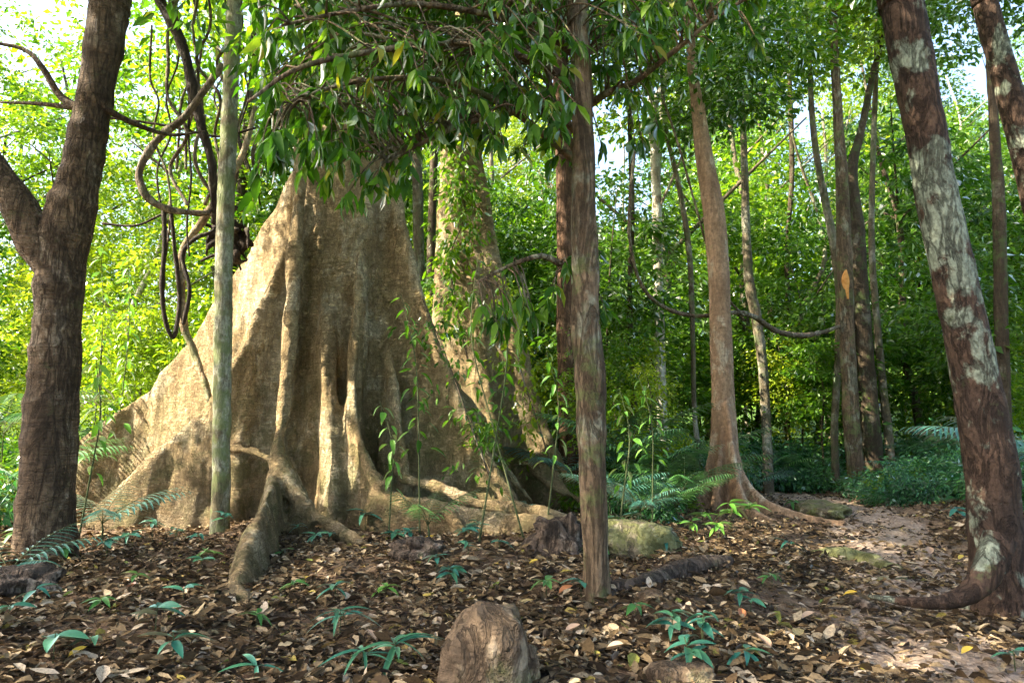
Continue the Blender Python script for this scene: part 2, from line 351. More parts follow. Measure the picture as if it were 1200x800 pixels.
c = mixc(nt, ramp(nt, math_(nt, 'DIVIDE', sepg.outputs['Value'], 40.0), [(.58, (0, 0, 0)), (.68, (1, 1, 1))]), c, ramp(nt, noise(nt, P, 2.5, 8, .75), [(.35, (.02, .045, .01)), (.65, (.07, .13, .02))]))
bu = nt.nodes.new('ShaderNodeBump'); bu.inputs['Strength'].default_value = .9; bu.inputs['Distance'].default_value = .04
nt.links.new(math_(nt, 'ADD', n1, v.outputs['Distance']), bu.inputs['Height'])
bs = nt.nodes.new('ShaderNodeBsdfPrincipled'); bs.inputs['Roughness'].default_value = .95; bs.inputs['Specular IOR Level'].default_value = .1
nt.links.new(c, bs.inputs['Base Color']); nt.links.new(bu.outputs[0], bs.inputs['Normal']); nt.links.new(bs.outputs[0], out.inputs[0])
m, nt, out = new_mat('path_soil'); M['pathsoil'] = m
tc = nt.nodes.new('ShaderNodeTexCoord'); P = tc.outputs['Object']
n1 = noise(nt, P, 24, 8, .75); v = nt.nodes.new('ShaderNodeTexVoronoi'); v.inputs['Scale'].default_value = 22; nt.links.new(P, v.inputs['Vector'])
c = mixc(nt, .45, ramp(nt, n1, [(.3, (.17, .12, .085)), (.5, (.30, .22, .16)), (.7, (.44, .34, .26))]), ramp(nt, v.outputs['Color'], [(.2, (.12, .08, .055)), (.8, (.46, .36, .27))]))
bu = nt.nodes.new('ShaderNodeBump'); bu.inputs['Strength'].default_value = 1; bu.inputs['Distance'].default_value = .03; nt.links.new(math_(nt, 'ADD', n1, v.outputs['Distance']), bu.inputs['Height'])
bs = nt.nodes.new('ShaderNodeBsdfPrincipled'); bs.inputs['Roughness'].default_value = .95; bs.inputs['Specular IOR Level'].default_value = .1
nt.links.new(c, bs.inputs['Base Color']); nt.links.new(bu.outputs[0], bs.inputs['Normal']); nt.links.new(bs.outputs[0], out.inputs[0])
m, nt, out = new_mat('hill_forest'); M['hill'] = m
tc = nt.nodes.new('ShaderNodeTexCoord'); n1 = noise(nt, tc.outputs['Object'], .35, 8, .75)
bs = nt.nodes.new('ShaderNodeBsdfDiffuse'); nt.links.new(ramp(nt, n1, [(.35, (.02, .05, .01)), (.65, (.10, .18, .02))]), bs.inputs[0]); nt.links.new(bs.outputs[0], out.inputs[0])

# ------------------------------------------------------------------ ground
def spaced(a, b, n, p=2.6):
    t = np.linspace(-1, 1, n); return (a + b) / 2 + np.sign(t) * np.abs(t) ** p * (b - a) / 2
def graded(a, b, st, far, n):
    g = (np.linspace(0, 1, n + 1)[1:]) ** 2.2
    return np.concatenate([a - (g * far)[::-1], np.arange(a, b, st), b + g * far])
xs = graded(-17, 19, .16, 300, 40); ys = graded(-2, 25, .16, 320, 40)
X, Y = np.meshgrid(xs, ys); Z = terrain(X, Y)
for (ax, ay, s) in ((0, 0, 1),):
    Z = Z + 0.02 * np.sin(X * 11.3) * np.cos(Y * 9.7)
V = np.stack([X, Y, Z], -1).reshape(-1, 3); nx = len(xs)
k = (np.arange(len(ys) - 1)[:, None] * nx + np.arange(nx - 1)[None]).ravel()
me = mk_mesh('ground', V, np.stack([k, k + 1, k + nx + 1, k + nx], -1), M['soil'])
ca = me.color_attributes.new('worn', 'FLOAT_COLOR', 'POINT')
w = (1 - smooth01((np.abs(V[:, 0] - path_x(V[:, 1])) - .5) / .9)) * smooth01((23 - V[:, 1]) / 2) * .85 * (V[:, 1] > 1)
ca.data.foreach_set('color', np.column_stack([w, w, w, np.ones_like(w)]).astype(np.float32).ravel())
tag(link('ground', me), None, None, None, 'structure')
# the trodden foot path: a strip over the ground whose ragged rims dip under the litter
py_ = np.arange(2.2, 24.5, .14); pu_ = np.linspace(-1, 1, 17)
PY, PU = np.meshgrid(py_, pu_, indexing='ij')
hw = .75 + .18 * np.sin(PY * 1.7) + .13 * np.sin(PY * 4.3 + np.sign(PU) * 2) + .02 * PY
PX = path_x(PY) + PU * hw
PZ = terrain(PX, PY) + .02 * np.sin(PX * 11.3) * np.cos(PY * 9.7) + .022 - .07 * np.abs(PU) ** 6
n_ = len(pu_); kq = (np.arange(len(py_) - 1)[:, None] * n_ + np.arange(n_ - 1)[None]).ravel()
tag(link('path', mk_mesh('path', np.stack([PX, PY, PZ], -1).reshape(-1, 3), np.stack([kq, kq + 1, kq + n_ + 1, kq + n_], -1), M['pathsoil'])), None, None, None, 'structure')

# ------------------------------------------------------------------ leaf templates for single leaves
def leaf_mesh(name, mat, droop=.3, aspect=.3, fold=.12, twist=0.0, n=7, peak=.42):
    t = np.linspace(0, 1, n); w = np.sin(np.pi * t ** (math.log(.5) / math.log(peak))) ** .8 * .5 * aspect
    w[-1] = 0.004; w[0] = .012
    mx = t; mz = -droop * t ** 2
    V = []
    for i in range(n):
        a = twist * t[i]
        V += [(mx[i], w[i] * math.cos(a), mz[i] + fold * w[i] * 2 + w[i] * math.sin(a)), (mx[i], 0, mz[i]), (mx[i], -w[i] * math.cos(a), mz[i] + fold * w[i] * 2 - w[i] * math.sin(a))]
    Q = []
    for i in range(n - 1):
        a = 3 * i; Q += [(a, a + 1, a + 4, a + 3), (a + 1, a + 2, a + 5, a + 4)]
    return mk_mesh(name, V, np.array(Q), mat)
def frame_mat(loc, d, up, L, roll=0.0, wid=1.0):
    d = Vector(d).normalized(); up = Vector(up)
    s = up.cross(d)
    if s.length < 1e-4: s = Vector((0, 1, 0)).cross(d)
    s.normalize(); n = d.cross(s)
    m = Matrix((d, s, n)).transposed()
    m = Matrix.Rotation(roll, 3, d) @ m
    m = m.to_4x4() @ Matrix.Diagonal((L, L * wid, L, 1)); m.translation = Vector(loc)
    return m
LV = {k: [leaf_mesh(k + '_leaf', M[mm], dr, asp, fo, tw) for dr, asp, fo, tw in sp] for k, mm, sp in (
    ('near', 'near', [(.25, .30, .2, .1), (.4, .27, .3, -.2), (.15, .33, .15, .3), (.5, .28, .35, 0)]),
    ('seed', 'seed', [(.3, .36, .2, .1), (.45, .30, .3, -.1), (.2, .40, .2, .2)]),
    ('blade', 'seed', [(.35, .15, .25, .1), (.5, .13, .3, -.1)]),
    ('seedg', 'seedg', [(.3, .38, .2, .1), (.45, .33, .3, -.1)]), ('seedm', 'palm', [(.3, .40, .2, .1), (.45, .33, .3, -.1)]),
    ('palmleaflet', 'palm', [(.3, .10, .3, .0)]), ('palmtleaflet', 'palmt', [(.25, .12, .3, .0)]))}

# ------------------------------------------------------------------ the giant trees
def curtain(mb, ridge, r0, foot=.25, slope=.05, depth=.5):
    """a plank buttress: everything under a ridge line, down into the ground"""
    ridge = np.asarray(ridge, float)
    L = np.linalg.norm(np.diff(ridge, axis=0), axis=1).sum(); n = max(6, int(L / .14))
    C = catmull(ridge, n); tan = np.gradient(C, axis=0); tan /= np.linalg.norm(tan, axis=1)[:, None]
    ov = C[-1] - C[0]; ov[2] = 0; ov /= np.linalg.norm(ov)
    th = tan.copy(); th[:, 2] = 0; th = th + ov * .35
    for _ in range(30): th[1:-1] = (th[:-2] + th[1:-1] * 2 + th[2:]) / 4
    th /= np.linalg.norm(th, axis=1)[:, None]
    nn = np.column_stack([th[:, 1], -th[:, 0]])
    us = np.array([0.0, .02, .06, .14, .3, .5, .7, .85, .95, 1.0])
    rings = []
    for i in range(n):
        g = float(terrain(C[i, 0], C[i, 1])) - depth; zt = max(C[i, 2], g + .25); H = zt - g
        rr = r0 * (1 - .3 * i / n)
        pts = []
        for u in us:
            h = u * H; za = max(H - h - depth, 0)
            w = rr * math.sqrt(max(0, 1 - (1 - min(1, h / max(rr, .01))) ** 2)) + slope * h + foot * math.exp(-za / .35) * min(1, h / .3)
            w *= 1 + .18 * math.sin(C[i, 0] * 3 + zt * 2 + h * 1.3)
            pts.append((w, zt - h))
        ring = [(C[i, 0] + nn[i, 0] * w, C[i, 1] + nn[i, 1] * w, z) for w, z in pts] + [(C[i, 0] - nn[i, 0] * w, C[i, 1] - nn[i, 1] * w, z) for w, z in pts[:0:-1]]
        rings.append(ring)
    m_ = len(rings[0]); V = np.array(rings).reshape(-1, 3)
    k = np.arange(n - 1)[:, None] * m_; j = np.arange(m_)[None]; j2 = (j + 1) % m_
    Q = np.stack([k + j, k + m_ + j, k + m_ + j2, k + j2], -1).reshape(-1, 4)
    c0, c1 = len(V), len(V) + 1
    V = np.vstack([V, V[:m_].mean(0), V[-m_:].mean(0)])
    jj = np.arange(m_); j3 = (jj + 1) % m_; e = (n - 1) * m_
    T = np.vstack([np.column_stack([np.full(m_, c0), jj, j3]), np.column_stack([np.full(m_, c1), e + j3, e + jj])])
    mb.add(V, Q, T)
def remeshed(name, mb, mat, voxel, smooth_n, amp, origin, warp=1.0):
    me0 = mb.mesh(name + '_rough', mat)
    o = bpy.data.objects.new(name + '_rough', me0); COL.objects.link(o)
    md = o.modifiers.new('r', 'REMESH'); md.mode = 'VOXEL'; md.voxel_size = voxel; md.adaptivity = 0
    if smooth_n:
        s = o.modifiers.new('s', 'SMOOTH'); s.factor = .5; s.iterations = smooth_n
    dg = bpy.context.evaluated_depsgraph_get(); dg.update()
    me = bpy.data.meshes.new_from_object(o.evaluated_get(dg)); bpy.data.objects.remove(o); bpy.data.meshes.remove(me0)
    n = len(me.vertices); co = np.empty(n * 3, np.float32); me.vertices.foreach_get('co', co); co = co.reshape(-1, 3)
    no = np.empty(n * 3, np.float32); me.vertices.foreach_get('normal', no); no = no.reshape(-1, 3)
    N = mnoise.noise; d = np.empty(n)
    for i in range(n):
        x, y, z = map(float, co[i])
        a = math.atan2(y - origin[1], x - origin[0]) * 5
        d[i] = .9 * N(Vector((x * 1.1, y * 1.1, z * .35))) + .6 * N(Vector((x * 3.1, y * 3.1, z * .8 + 5))) + .30 * N(Vector((x * 6, y * 6, z * 1.3))) + .15 * N(Vector((x * 13, y * 13, z * 6)))
    co = co + no * (d * amp)[:, None] - np.asarray(origin, np.float32)
    me.vertices.foreach_set('co', co.astype(np.float32).ravel())
    me.polygons.foreach_set('use_smooth', np.full(len(me.polygons), True)); me.update(); me.name = name
    if not me.materials: me.materials.append(mat)
    return me

P3 = lambda pts: [at(*p) for p in pts]
# crown and limb makers for every tree
def crown_mesh(name, mat, rx, rz, nclump, per, spread, size, seed, z0=0.0, hollow=.35, **kw):
    r = np.random.default_rng(seed)
    p = r.normal(size=(nclump, 3)); p /= np.linalg.norm(p, axis=1)[:, None]
    p *= (hollow + (1 - hollow) * r.uniform(0, 1, nclump) ** .5)[:, None]
    lump = 1 + .25 * np.sin(p[:, 0] * 5 + seed) * np.cos(p[:, 1] * 4 - seed)
    p = p * np.array([rx, rx, rz]) * lump[:, None] + np.array([0, 0, z0])
    V, Fc = clumps(p, per, spread, size, r=r, **kw)
    return mk_mesh(name, V, Fc, mat, False), p

GO = np.array(at(400, 600, 14.0)); GO[2] = 0.0
mb = MB()
ax = P3([(398, 640, 14.0), (398, 560, 14.0), (400, 480, 14.0), (402, 400, 14.0), (404, 300, 14.0), (406, 200, 14.0), (408, 80, 14.0), (408, -20, 14.0)])
ax = [(p[0], p[1], p[2]) for p in ax] + [(ax[-1][0] + .1, 14.0, 17.0), (ax[-1][0] + .3, 14.2, 24.0)]
V, Q, T = tube(ax, [1.4, 1.22, 1.10, 1.04, 1.0, .98, .94, .9, .85, .5], 40, .25, 0); mb.add(V, Q, T)
ridges = {
 'a': ([(388, 60, 14.1), (366, 140, 14.2), (345, 205, 14.2), (318, 255, 14.5), (290, 297, 14.8), (250, 360, 15.1), (215, 410, 15.4), (180, 450, 15.6), (130, 490, 15.6), (85, 530, 15.5), (40, 583, 15.4)], .17, .16, .028),
 'b': ([(390, 90, 13.6), (372, 160, 13.5), (358, 225, 13.2), (333, 290, 12.8), (305, 350, 12.55), (280, 412, 12.35), (240, 470, 12.25), (200, 515, 12.2), (150, 560, 12.1), (105, 606, 12.0)], .13, .22, .022),
 'c': ([(426, 290, 13.1), (420, 350, 12.85), (414, 420, 12.5), (416, 490, 12.2), (428, 540, 12.0), (450, 568, 11.8), (480, 581, 11.6), (530, 588, 11.4), (580, 597, 11.2), (620, 605, 11.0), (670, 613, 10.8), (720, 622, 10.5), (768, 634, 10.2)], .12, .14, .03),
 'd': ([(462, 110, 13.7), (466, 180, 13.6), (471, 235, 13.5), (482, 290, 13.4), (497, 345, 13.3), (515, 400, 13.2), (533, 440, 13.1), (555, 490, 13.0), (580, 540, 12.9), (606, 588, 12.7)], .11, .16, .025),
 'e': ([(384, 330, 13.0), (386, 400, 12.8), (391, 490, 12.4), (395, 560, 12.0), (398, 615, 11.8)], .14, .15, .03),
 'f': ([(456, 400, 13.0), (464, 450, 12.75), (470, 500, 12.5), (478, 560, 12.3), (484, 600, 12.2)], .10, .12, .03),
 'g': ([(322, 550, 11.6), (318, 565, 10.3), (309, 590, 9.2), (298, 618, 8.3), (286, 648, 7.6), (274, 678, 7.0), (264, 704, 6.55), (257, 726, 6.2), (251, 742, 5.95)], .07, .12, .13)}
for k_, (rp, r0, ft, sl) in ridges.items(): curtain(mb, P3(rp), r0, ft, sl)
# buttresses on the far side
for ang, ln in ((35, 6.0), (80, 5.0), (125, 6.5)):
    ca_, sa_ = math.cos(R(ang)), math.sin(R(ang))
    curtain(mb, [(GO[0] + ca_ * t_ * ln, 14.0 + sa_ * t_ * ln, 7.5 * (1 - t_) ** 1.7) for t_ in (.1, .2, .35, .5, .7, .9, 1)], .15, .25, .06)
for pts, rad in (([(352, 170, 13.0), (348, 260, 12.75), (343, 340, 12.45), (338, 420, 12.15), (331, 490, 11.85), (324, 545, 11.5)], [.13, .12, .12, .12, .13, .15]),
                 ([(324, 535, 11.6), (335, 560, 11.3), (352, 585, 11.0), (372, 607, 10.6), (400, 625, 10.2), (440, 643, 9.75), (470, 655, 9.4)], [.13, .13, .12, .11, .09, .055, .02]),
                 ([(330, 530, 11.7), (344, 575, 11.5), (352, 600, 11.2), (356, 628, 10.6)], [.13, .16, .2, .22]),
                 ([(232, 506, 12.7), (262, 518, 12.3), (284, 526, 12.0), (300, 530, 11.8), (326, 545, 11.5)], [.04, .055, .07, .085, .12]),
                 ([(417, 400, 12.6), (415, 450, 12.35), (418, 500, 12.1), (430, 545, 11.85), (452, 572, 11.7)], [.07, .08, .09, .1, .1]),
                 ([(268, 690, 6.95), (250, 712, 6.75), (226, 722, 6.7), (205, 728, 6.65)], [.09, .06, .04, .012]),
                 ([(276, 690, 6.9), (300, 712, 6.55), (326, 722, 6.4)], [.08, .05, .012]),
                 ([(640, 608, 11.1), (668, 628, 10.6), (690, 640, 10.2)], [.10, .07, .02]),
                 ([(520, 590, 11.5), (540, 618, 11.0), (566, 630, 10.7)], [.09, .06, .02]),
                 ([(470, 560, 12.1), (520, 573, 11.9), (560, 590, 11.6), (620, 598, 11.3), (690, 612, 11.0)], [.10, .09, .10, .09, .06])):
    V, Q, T = tube(P3(pts), rad, 14, .1, .12, 5.0); mb.add(V, Q, T)
giant_me = remeshed('trunk', mb, M['giant'], .042, 6, .09, GO)
giant = empty('buttressed_tree', GO, 0, 'colossal pale golden trunk with tall plank buttresses spreading over the leaf litter', 'tree')
link('trunk', giant_me, giant)
cm, cp = crown_mesh('crown', M['canopyd'], 6.5, 3.4, 170, 60, 1.3, .26, 11, 26)
link('crown', cm, giant, kind='stuff')

mb = MB()
HO = np.array(at(545, 590, 17.5)); HO[2] = 0
axp = P3([(545, 600, 17.5), (543, 480, 17.5), (541, 380, 17.5), (540, 280, 17.5), (541, 170, 17.5), (545, 50, 17.5)])
axp += [(axp[-1][0] + .2, 17.5, 19.0), (axp[-1][0] + .5, 17.7, 24.0)]
V, Q, T = tube(axp, [1.3, .85, .66, .57, .52, .5, .42, .25], 30, .25); mb.add(V, Q, T)
for rp, r0 in (([(556, 110, 17.3), (563, 180, 17.2), (575, 245, 17.0), (588, 305, 16.8), (602, 365, 16.6), (620, 430, 16.4), (640, 490, 16.1), (660, 540, 15.8), (684, 582, 15.4)], .15),
               ([(522, 200, 17.3), (518, 300, 17.1), (512, 400, 16.9), (505, 480, 16.7), (498, 560, 16.4)], .15),
               ([(556, 260, 17.0), (566, 360, 16.6), (574, 450, 16.2), (584, 520, 15.8), (600, 575, 15.2)], .12)):
    curtain(mb, P3(rp), r0, .25, .06)
curtain(mb, [(HO[0] + t_ * 2, 17.5 + t_ * 4.5, 7 * (1 - t_) ** 1.7) for t_ in (.1, .2, .35, .5, .7, .9, 1)], .15, .25, .06)
for pts, rad in (([(600, 545, 15.2), (640, 548, 15.0), (680, 590, 14.2)], [.10, .08, .06]), ([(612, 540, 15.6), (650, 572, 14.6), (688, 586, 14.2)], [.09, .09, .07]),
                 ([(556, 490, 13.2), (572, 520, 13.3), (600, 560, 13.2), (625, 590, 13.0)], [.06, .07, .08, .07])):
    V, Q, T = tube(P3(pts), rad, 12, .12, .1); mb.add(V, Q, T)
giant2 = empty('buttressed_tree', HO, 0, 'second pale buttressed tree standing just behind the right flank of the colossal trunk', 'tree')
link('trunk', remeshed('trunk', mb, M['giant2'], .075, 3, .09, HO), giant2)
cm, cp = crown_mesh('crown', M['canopy'], 5, 3, 110, 60, 1.2, .24, 12, 25)
link('crown', cm, giant2, kind='stuff')

# ------------------------------------------------------------------ trees traced one by one
def limb(root, name, pts, rad, mat, segs=8, **kw):
    V, Q, T = tube(pts, rad, segs, kw.pop('step', .12), kw.pop('amp', .08), **kw)
    mb = MB(); mb.add(V, Q, T)
    return link(name, mb.mesh(name, M[mat], True, root.location), root)
def traced(name, base, pix, mat, label, segs=18, flare=(.5, .35), amp=.12, rings=0.0, up=6.0, step=.12, seed=1, lobes=5, group=None, flat=1.0, nscale=3.0):
    """base = ground pixel; pix = (px, py, width in px, depth or None) going up"""
    b = gr(*base); d0 = b[1]
    root = empty(name, b, 0, label, 'tree', group)
    pts = [(b[0], b[1], b[2] - .25)]; rad = [pix[0][2] / F * d0 / 2 * 1.05 / math.sqrt(1 + ((base[0] - 600) / F) ** 2)]
    for p in pix:
        d = d0 if len(p) < 4 else p[3]
        q = at(p[0], p[1], d); pts.append(q); rad.append(p[2] / 2 / F * math.hypot(q[1], q[2] - CAMZ) / math.sqrt(1 + ((p[0] - 600) / F) ** 2))
    if up:
        t = Vector(pts[-1]) - Vector(pts[-2]); t.normalize(); t = (t + Vector((0, 0, .6))).normalized()
        pts.append(tuple(Vector(pts[-1]) + t * up)); rad.append(rad[-1] * .45)
    V, Q, T = tube(pts, rad, segs, step, amp, nscale, flare, lobes, rings, seed, flat)
    mb = MB(); mb.add(V, Q, T)
    link('trunk', mb.mesh('trunk', M[mat], True, b), root)
    root['_top'] = pts[-1]
    return root, pts, rad
def top_crown(root, p, mat, rx, rz, ncl, per, size, seed, dz=0.0):
    me, cp = crown_mesh('crown', M[mat], rx, rz, ncl, per, rx * .26, size, seed)
    b = Vector(root.location)
    link('crown', me, root, loc=Vector(p) - b + Vector((0, 0, dz)), kind='stuff')

# left foreground tree with its fork
tl, pl_, rl_ = traced('forked_tree', (52, 655), [(52, 600, 66), (60, 500, 67), (66, 400, 60), (71, 320, 61), (80, 262, 62), (95, 200, 50), (112, 110, 43), (126, 20, 44), (133, -40, 42)], 'brown',
                      'dark brown ringed tree forking low down at the left edge of the picture', 26, (.28, .5), .10, .10, 5, .07, 3)
limb(tl, 'branch', [at(66, 320, 8.7), at(44, 285, 8.7), at(18, 235, 8.6), at(-30, 170, 8.5), at(-90, 60, 8.3)], [.2, .24, .21, .2, .15], 'brown', 16, amp=.1, rings=.06, step=.07)
limb(tl, 'branch', [at(96, 130, 8.7), at(70, 112, 8.7), at(50, 80, 8.6), at(28, 58, 8.6), at(-20, 48, 8.5)], [.06, .05, .04, .03, .02], 'brown', 8)
limb(tl, 'branch', [at(96, 128, 8.7), at(50, 122, 8.8), at(0, 120, 9.0)], [.04, .03, .015], 'brown', 8)
limb(tl, 'branch', [at(118, 125, 8.7), at(160, 146, 9.0), at(200, 158, 9.4), at(240, 154, 9.8)], [.05, .035, .025, .01], 'brown', 8)
top_crown(tl, pl_[-1], 'canopyd', 3.0, 1.8, 90, 60, .17, 21)
top_crown(tl, (-4.2, 4.5, 12.5), 'canopyd', 4.2, 1.6, 130, 50, .22, 121)  # extra crown above the frame, added to shade the foreground

# lichen tree at the right
tr_, pr_, rr_ = traced('lichen_tree', (1172, 716), [(1172, 690, 76), (1168, 640, 68), (1163, 560, 66), (1150, 480, 62), (1134, 400, 58), (1117, 320, 54), (1100, 240, 50), (1086, 160, 48), (1070, 80, 48), (1056, 0, 48), (1048, -40, 46)], 'lichen',
                       'thick dark red tree with pale lichen patches leaning in at the right beside the path', 28, (.38, .28), .10, .02, 5, .07, 5)
limb(tr_, 'root', [at(1172, 630, 6.3), at(1158, 668, 6.25), at(1135, 695, 6.2), at(1100, 706, 6.2), at(1060, 704, 6.3), at(1018, 698, 6.5)], [.14, .13, .09, .06, .04, .015], 'lichen', 10)
top_crown(tr_, pr_[-1], 'canopyd', 3.0, 1.6, 80, 60, .17, 22)
top_crown(tr_, (3.5, 4.0, 12.0), 'canopyd', 3.8, 1.5, 110, 50, .22, 122)  # unseen second crown, added overhead for shade on the near ground
# second one at the right edge
te_, pe_, re_ = traced('lichen_tree', (1290, 640), [(1275, 500, 46), (1250, 380, 44), (1228, 280, 42), (1200, 175, 36), (1178, 90, 32), (1156, 10, 28), (1146, -40, 26)], 'lichen',
                       'slimmer mottled trunk crossing the upper right corner of the picture', 18, (.3, .4), .1, .03, 5, .1, 8)
top_crown(te_, pe_[-1], 'canopyd', 2.6, 1.5, 60, 60, .17, 23)

# slim tree in the middle with the burls, and its leafy branches (built further down)
tm_, pm_, rm_ = traced('slim_tree', (700, 702), [(699, 670, 29), (697, 620, 29), (695, 560, 32), (693, 500, 33), (690, 430, 36), (687, 380, 34), (686, 300, 33), (684, 220, 27), (683, 150, 24), (680, 70, 22), (677, 0, 20), (675, -40, 20)], 'mid',
                       'slim brown tree with knobbly burls and leafy overhanging boughs in front of the giant', 20, (.45, .16), .16, .03, 3, .05, 4, 4)
for rts, rad in (([(697, 690, 6.72), (708, 702, 6.6), (728, 708, 6.55), (752, 712, 6.5)], [.07, .06, .035, .01]), ([(697, 692, 6.7), (686, 706, 6.5), (672, 716, 6.35)], [.07, .055, .02]), ([(699, 690, 6.65), (704, 712, 6.35), (712, 728, 6.1)], [.07, .05, .015])):
    limb(tm_, 'root', P3(rts), rad, 'mid', 9, step=.05)
# pole before the left buttress
tp_, pp_, rp_ = traced('pole_tree', (259, 624), [(259, 560, 22), (260, 500, 22), (261, 400, 22), (263, 300, 21), (266, 200, 20), (270, 110, 18), (274, 30, 17), (276, -40, 16)], 'pole',
                       'straight greenish pole of a young tree standing before the left buttresses', 16, (.25, .2), .12, .02, 4, .08, 9)
top_crown(tp_, pp_[-1], 'canopy', 2.4, 1.6, 70, 60, .16, 24, -2.5)
# reddish tree behind the slim one
tc_, pc_, rc_ = traced('reddish_tree', (668, 588), [(667, 560, 26), (665, 480, 23), (663, 380, 21), (662, 280, 19), (661, 180, 19), (657, 90, 18), (654, -40, 16)], 'red',
                       'reddish brown trunk standing right behind the slim knobbly tree', 16, (.3, .5), .14, .02, 5, .12, 10)
top_crown(tc_, pc_[-1], 'canopyd', 3.8, 2.4, 100, 60, .2, 25, -5)
# orange brown tree with splayed foot
to_, po_, ro_ = traced('splayed_tree', (848, 592), [(849, 560, 44), (848, 520, 32), (847, 470, 27), (845, 400, 25), (842, 320, 24), (836, 250, 23), (826, 190, 19), (817, 120, 15), (810, 60, 12), (806, -30, 10)], 'orange',
                       'orange brown tree with a splayed flaring foot beside the path', 22, (.75, .5), .08, .0, 4, .08, 2, 4)
mb = MB(); b_ = to_.location; z0 = b_.y
mb.add(*tube(po_[:9], [r * 1.05 for r in ro_[:9]], 20, .12, 0))
for rp, r0 in (([(855, 440, z0 - .1), (860, 500, z0 - .25), (866, 540, z0 - .5), (880, 568, z0 - .9), (905, 588, z0 - 1.4), (945, 601, z0 - 2.0), (992, 609, z0 - 2.6)], .07),
               ([(838, 470, z0 - .05), (833, 520, z0 - .15), (825, 560, z0 - .3), (812, 590, z0 - .5)], .07),
               ([(852, 470, z0 - .3), (860, 530, z0 - .7), (868, 570, z0 - 1.2), (884, 596, z0 - 1.9), (915, 612, z0 - 2.7)], .05),
               ([(845, 500, z0 - .3), (842, 550, z0 - .6), (838, 590, z0 - .9)], .06),
               ([(850, 480, z0 + .3), (856, 540, z0 + .8), (870, 575, z0 + 1.4)], .07)):
    curtain(mb, P3(rp), r0, .08, .05)
for ch in list(to_.children): bpy.data.objects.remove(ch)
V, Q, T = tube(po_, ro_, 22, .12, .08, 3.0, (.5, .5), 5, 0, 2); mb.add(V, Q, T)
link('trunk', remeshed('trunk', mb, M['orange'], .04, 2, .03, Vector(b_)), to_)
top_crown(to_, po_[-1], 'canopyd', 3.6, 2.2, 100, 60, .2, 26, -5.4)
# whitish thin tree with a fork
tw_, pw_, rw_ = traced('whitish_tree', (779, 572), [(778, 540, 13), (775, 480, 13), (773, 400, 13), (771, 300, 12), (769, 220, 11), (766, 150, 11), (768, 120, 9), (778, 98, 7), (786, 70, 6), (792, -30, 5)], 'white',
                       'thin whitish tree forking high up between the slim tree and the orange brown tree', 12, (.3, .3), .12, .02, 3, .12, 12)
limb(tw_, 'branch', [at(766, 150, pw_[0][1]), at(762, 120, pw_[0][1]), at(764, 90, pw_[0][1] + .2), at(752, 40, pw_[0][1] + .4), at(745, -30, pw_[0][1] + .5)], [.1, .08, .06, .05, .03], 'white', 8)
top_crown(tw_, pw_[-1], 'canopy', 2.8, 1.8, 60, 50, .2, 27, -4.5)
limb(tw_, 'branch', [at(770, 250, pw_[0][1]), at(800, 180, pw_[0][1] - .5), at(818, 120, pw_[0][1] - .6)], [.05, .03, .01], 'white', 8)

specs = [
 ('slender_tree', (1001, 560), [(1000, 520, 21), (996, 460, 20), (993, 400, 19), (991, 340, 19), (989, 280, 18), (986, 200, 14), (981, 120, 11), (977, 40, 9), (976, -30, 8)], 'mid', 'mossy grey green trunk carrying the bowed liana, with an orange scar half way up', 20),
 ('dark_tree', (1022, 556), [(1020, 500, 24), (1014, 420, 22), (1008, 340, 21), (1002, 260, 20), (998, 200, 14), (1010, 150, 9), (1022, 90, 7), (1036, 30, 6)], 'fardark', 'dark trunk standing close behind the scarred mossy trunk', 21),
 ('slender_tree', (1042, 556), [(1040, 500, 11), (1033, 440, 10), (1028, 380, 9), (1022, 300, 8), (1022, 220, 7), (1026, 100, 6), (1030, -30, 5)], 'far', 'thin pale stem just right of the dark trunk', 22),
 ('slender_tree', (897, 560), [(897, 480, 12), (893, 420, 12), (886, 370, 13), (878, 330, 12), (874, 260, 10), (872, 180, 8), (868, 100, 7), (862, -30, 5)], 'far', 'thin crooked grey tree right of the orange brown tree behind the liana', 22),
 ('slender_tree', (975, 560), [(978, 500, 9), (982, 420, 9), (984, 340, 11), (974, 270, 10), (960, 200, 8), (952, 140, 7), (948, 60, 5)], 'far', 'thin leaning trunk just left of the scarred mossy trunk', 21),
 ('dark_tree', (506, 590), [(505, 480, 11), (506, 400, 10), (505, 300, 10), (508, 200, 9), (510, 100, 9), (512, -30, 8)], 'fardark', 'thin dark trunk in the gap between the two buttressed trees', 22),
 ('dark_tree', (490, 590), [(490, 480, 14), (490, 380, 14), (491, 300, 13), (489, 200, 12), (488, 100, 11), (486, -30, 9)], 'far', 'greyish trunk seen beside the right edge of the colossal trunk', 25),
 ('slender_tree', (1172, 575), [(1174, 400, 18), (1172, 300, 17), (1170, 230, 16), (1165, 150, 12), (1160, 60, 10), (1160, -30, 9)], 'fardark', 'dark ivy draped trunk behind the lichen tree at the right edge', 18),
 ('slender_tree', (742, 575), [(744, 500, 7), (740, 420, 7), (738, 340, 6), (741, 250, 6), (738, 150, 5), (735, -30, 4)], 'fardark', 'wispy dark sapling stem between the slim tree and the whitish tree', 19),
 ('slender_tree', (925, 560), [(922, 480, 7), (925, 400, 7), (922, 300, 6), (928, 200, 6), (924, 60, 5)], 'fardark', 'wispy dark stem rising straight behind the bowed liana', 26),
 ('slender_tree', (830, 575), [(815, 500, 6), (812, 400, 6), (808, 300, 7), (796, 220, 6), (782, 160, 5), (776, 100, 4)], 'far', 'thin tan stem leaning left just behind the orange brown tree', 19)]
traced_roots = [tl, tr_, te_, tm_, tp_, tc_, to_, tw_]
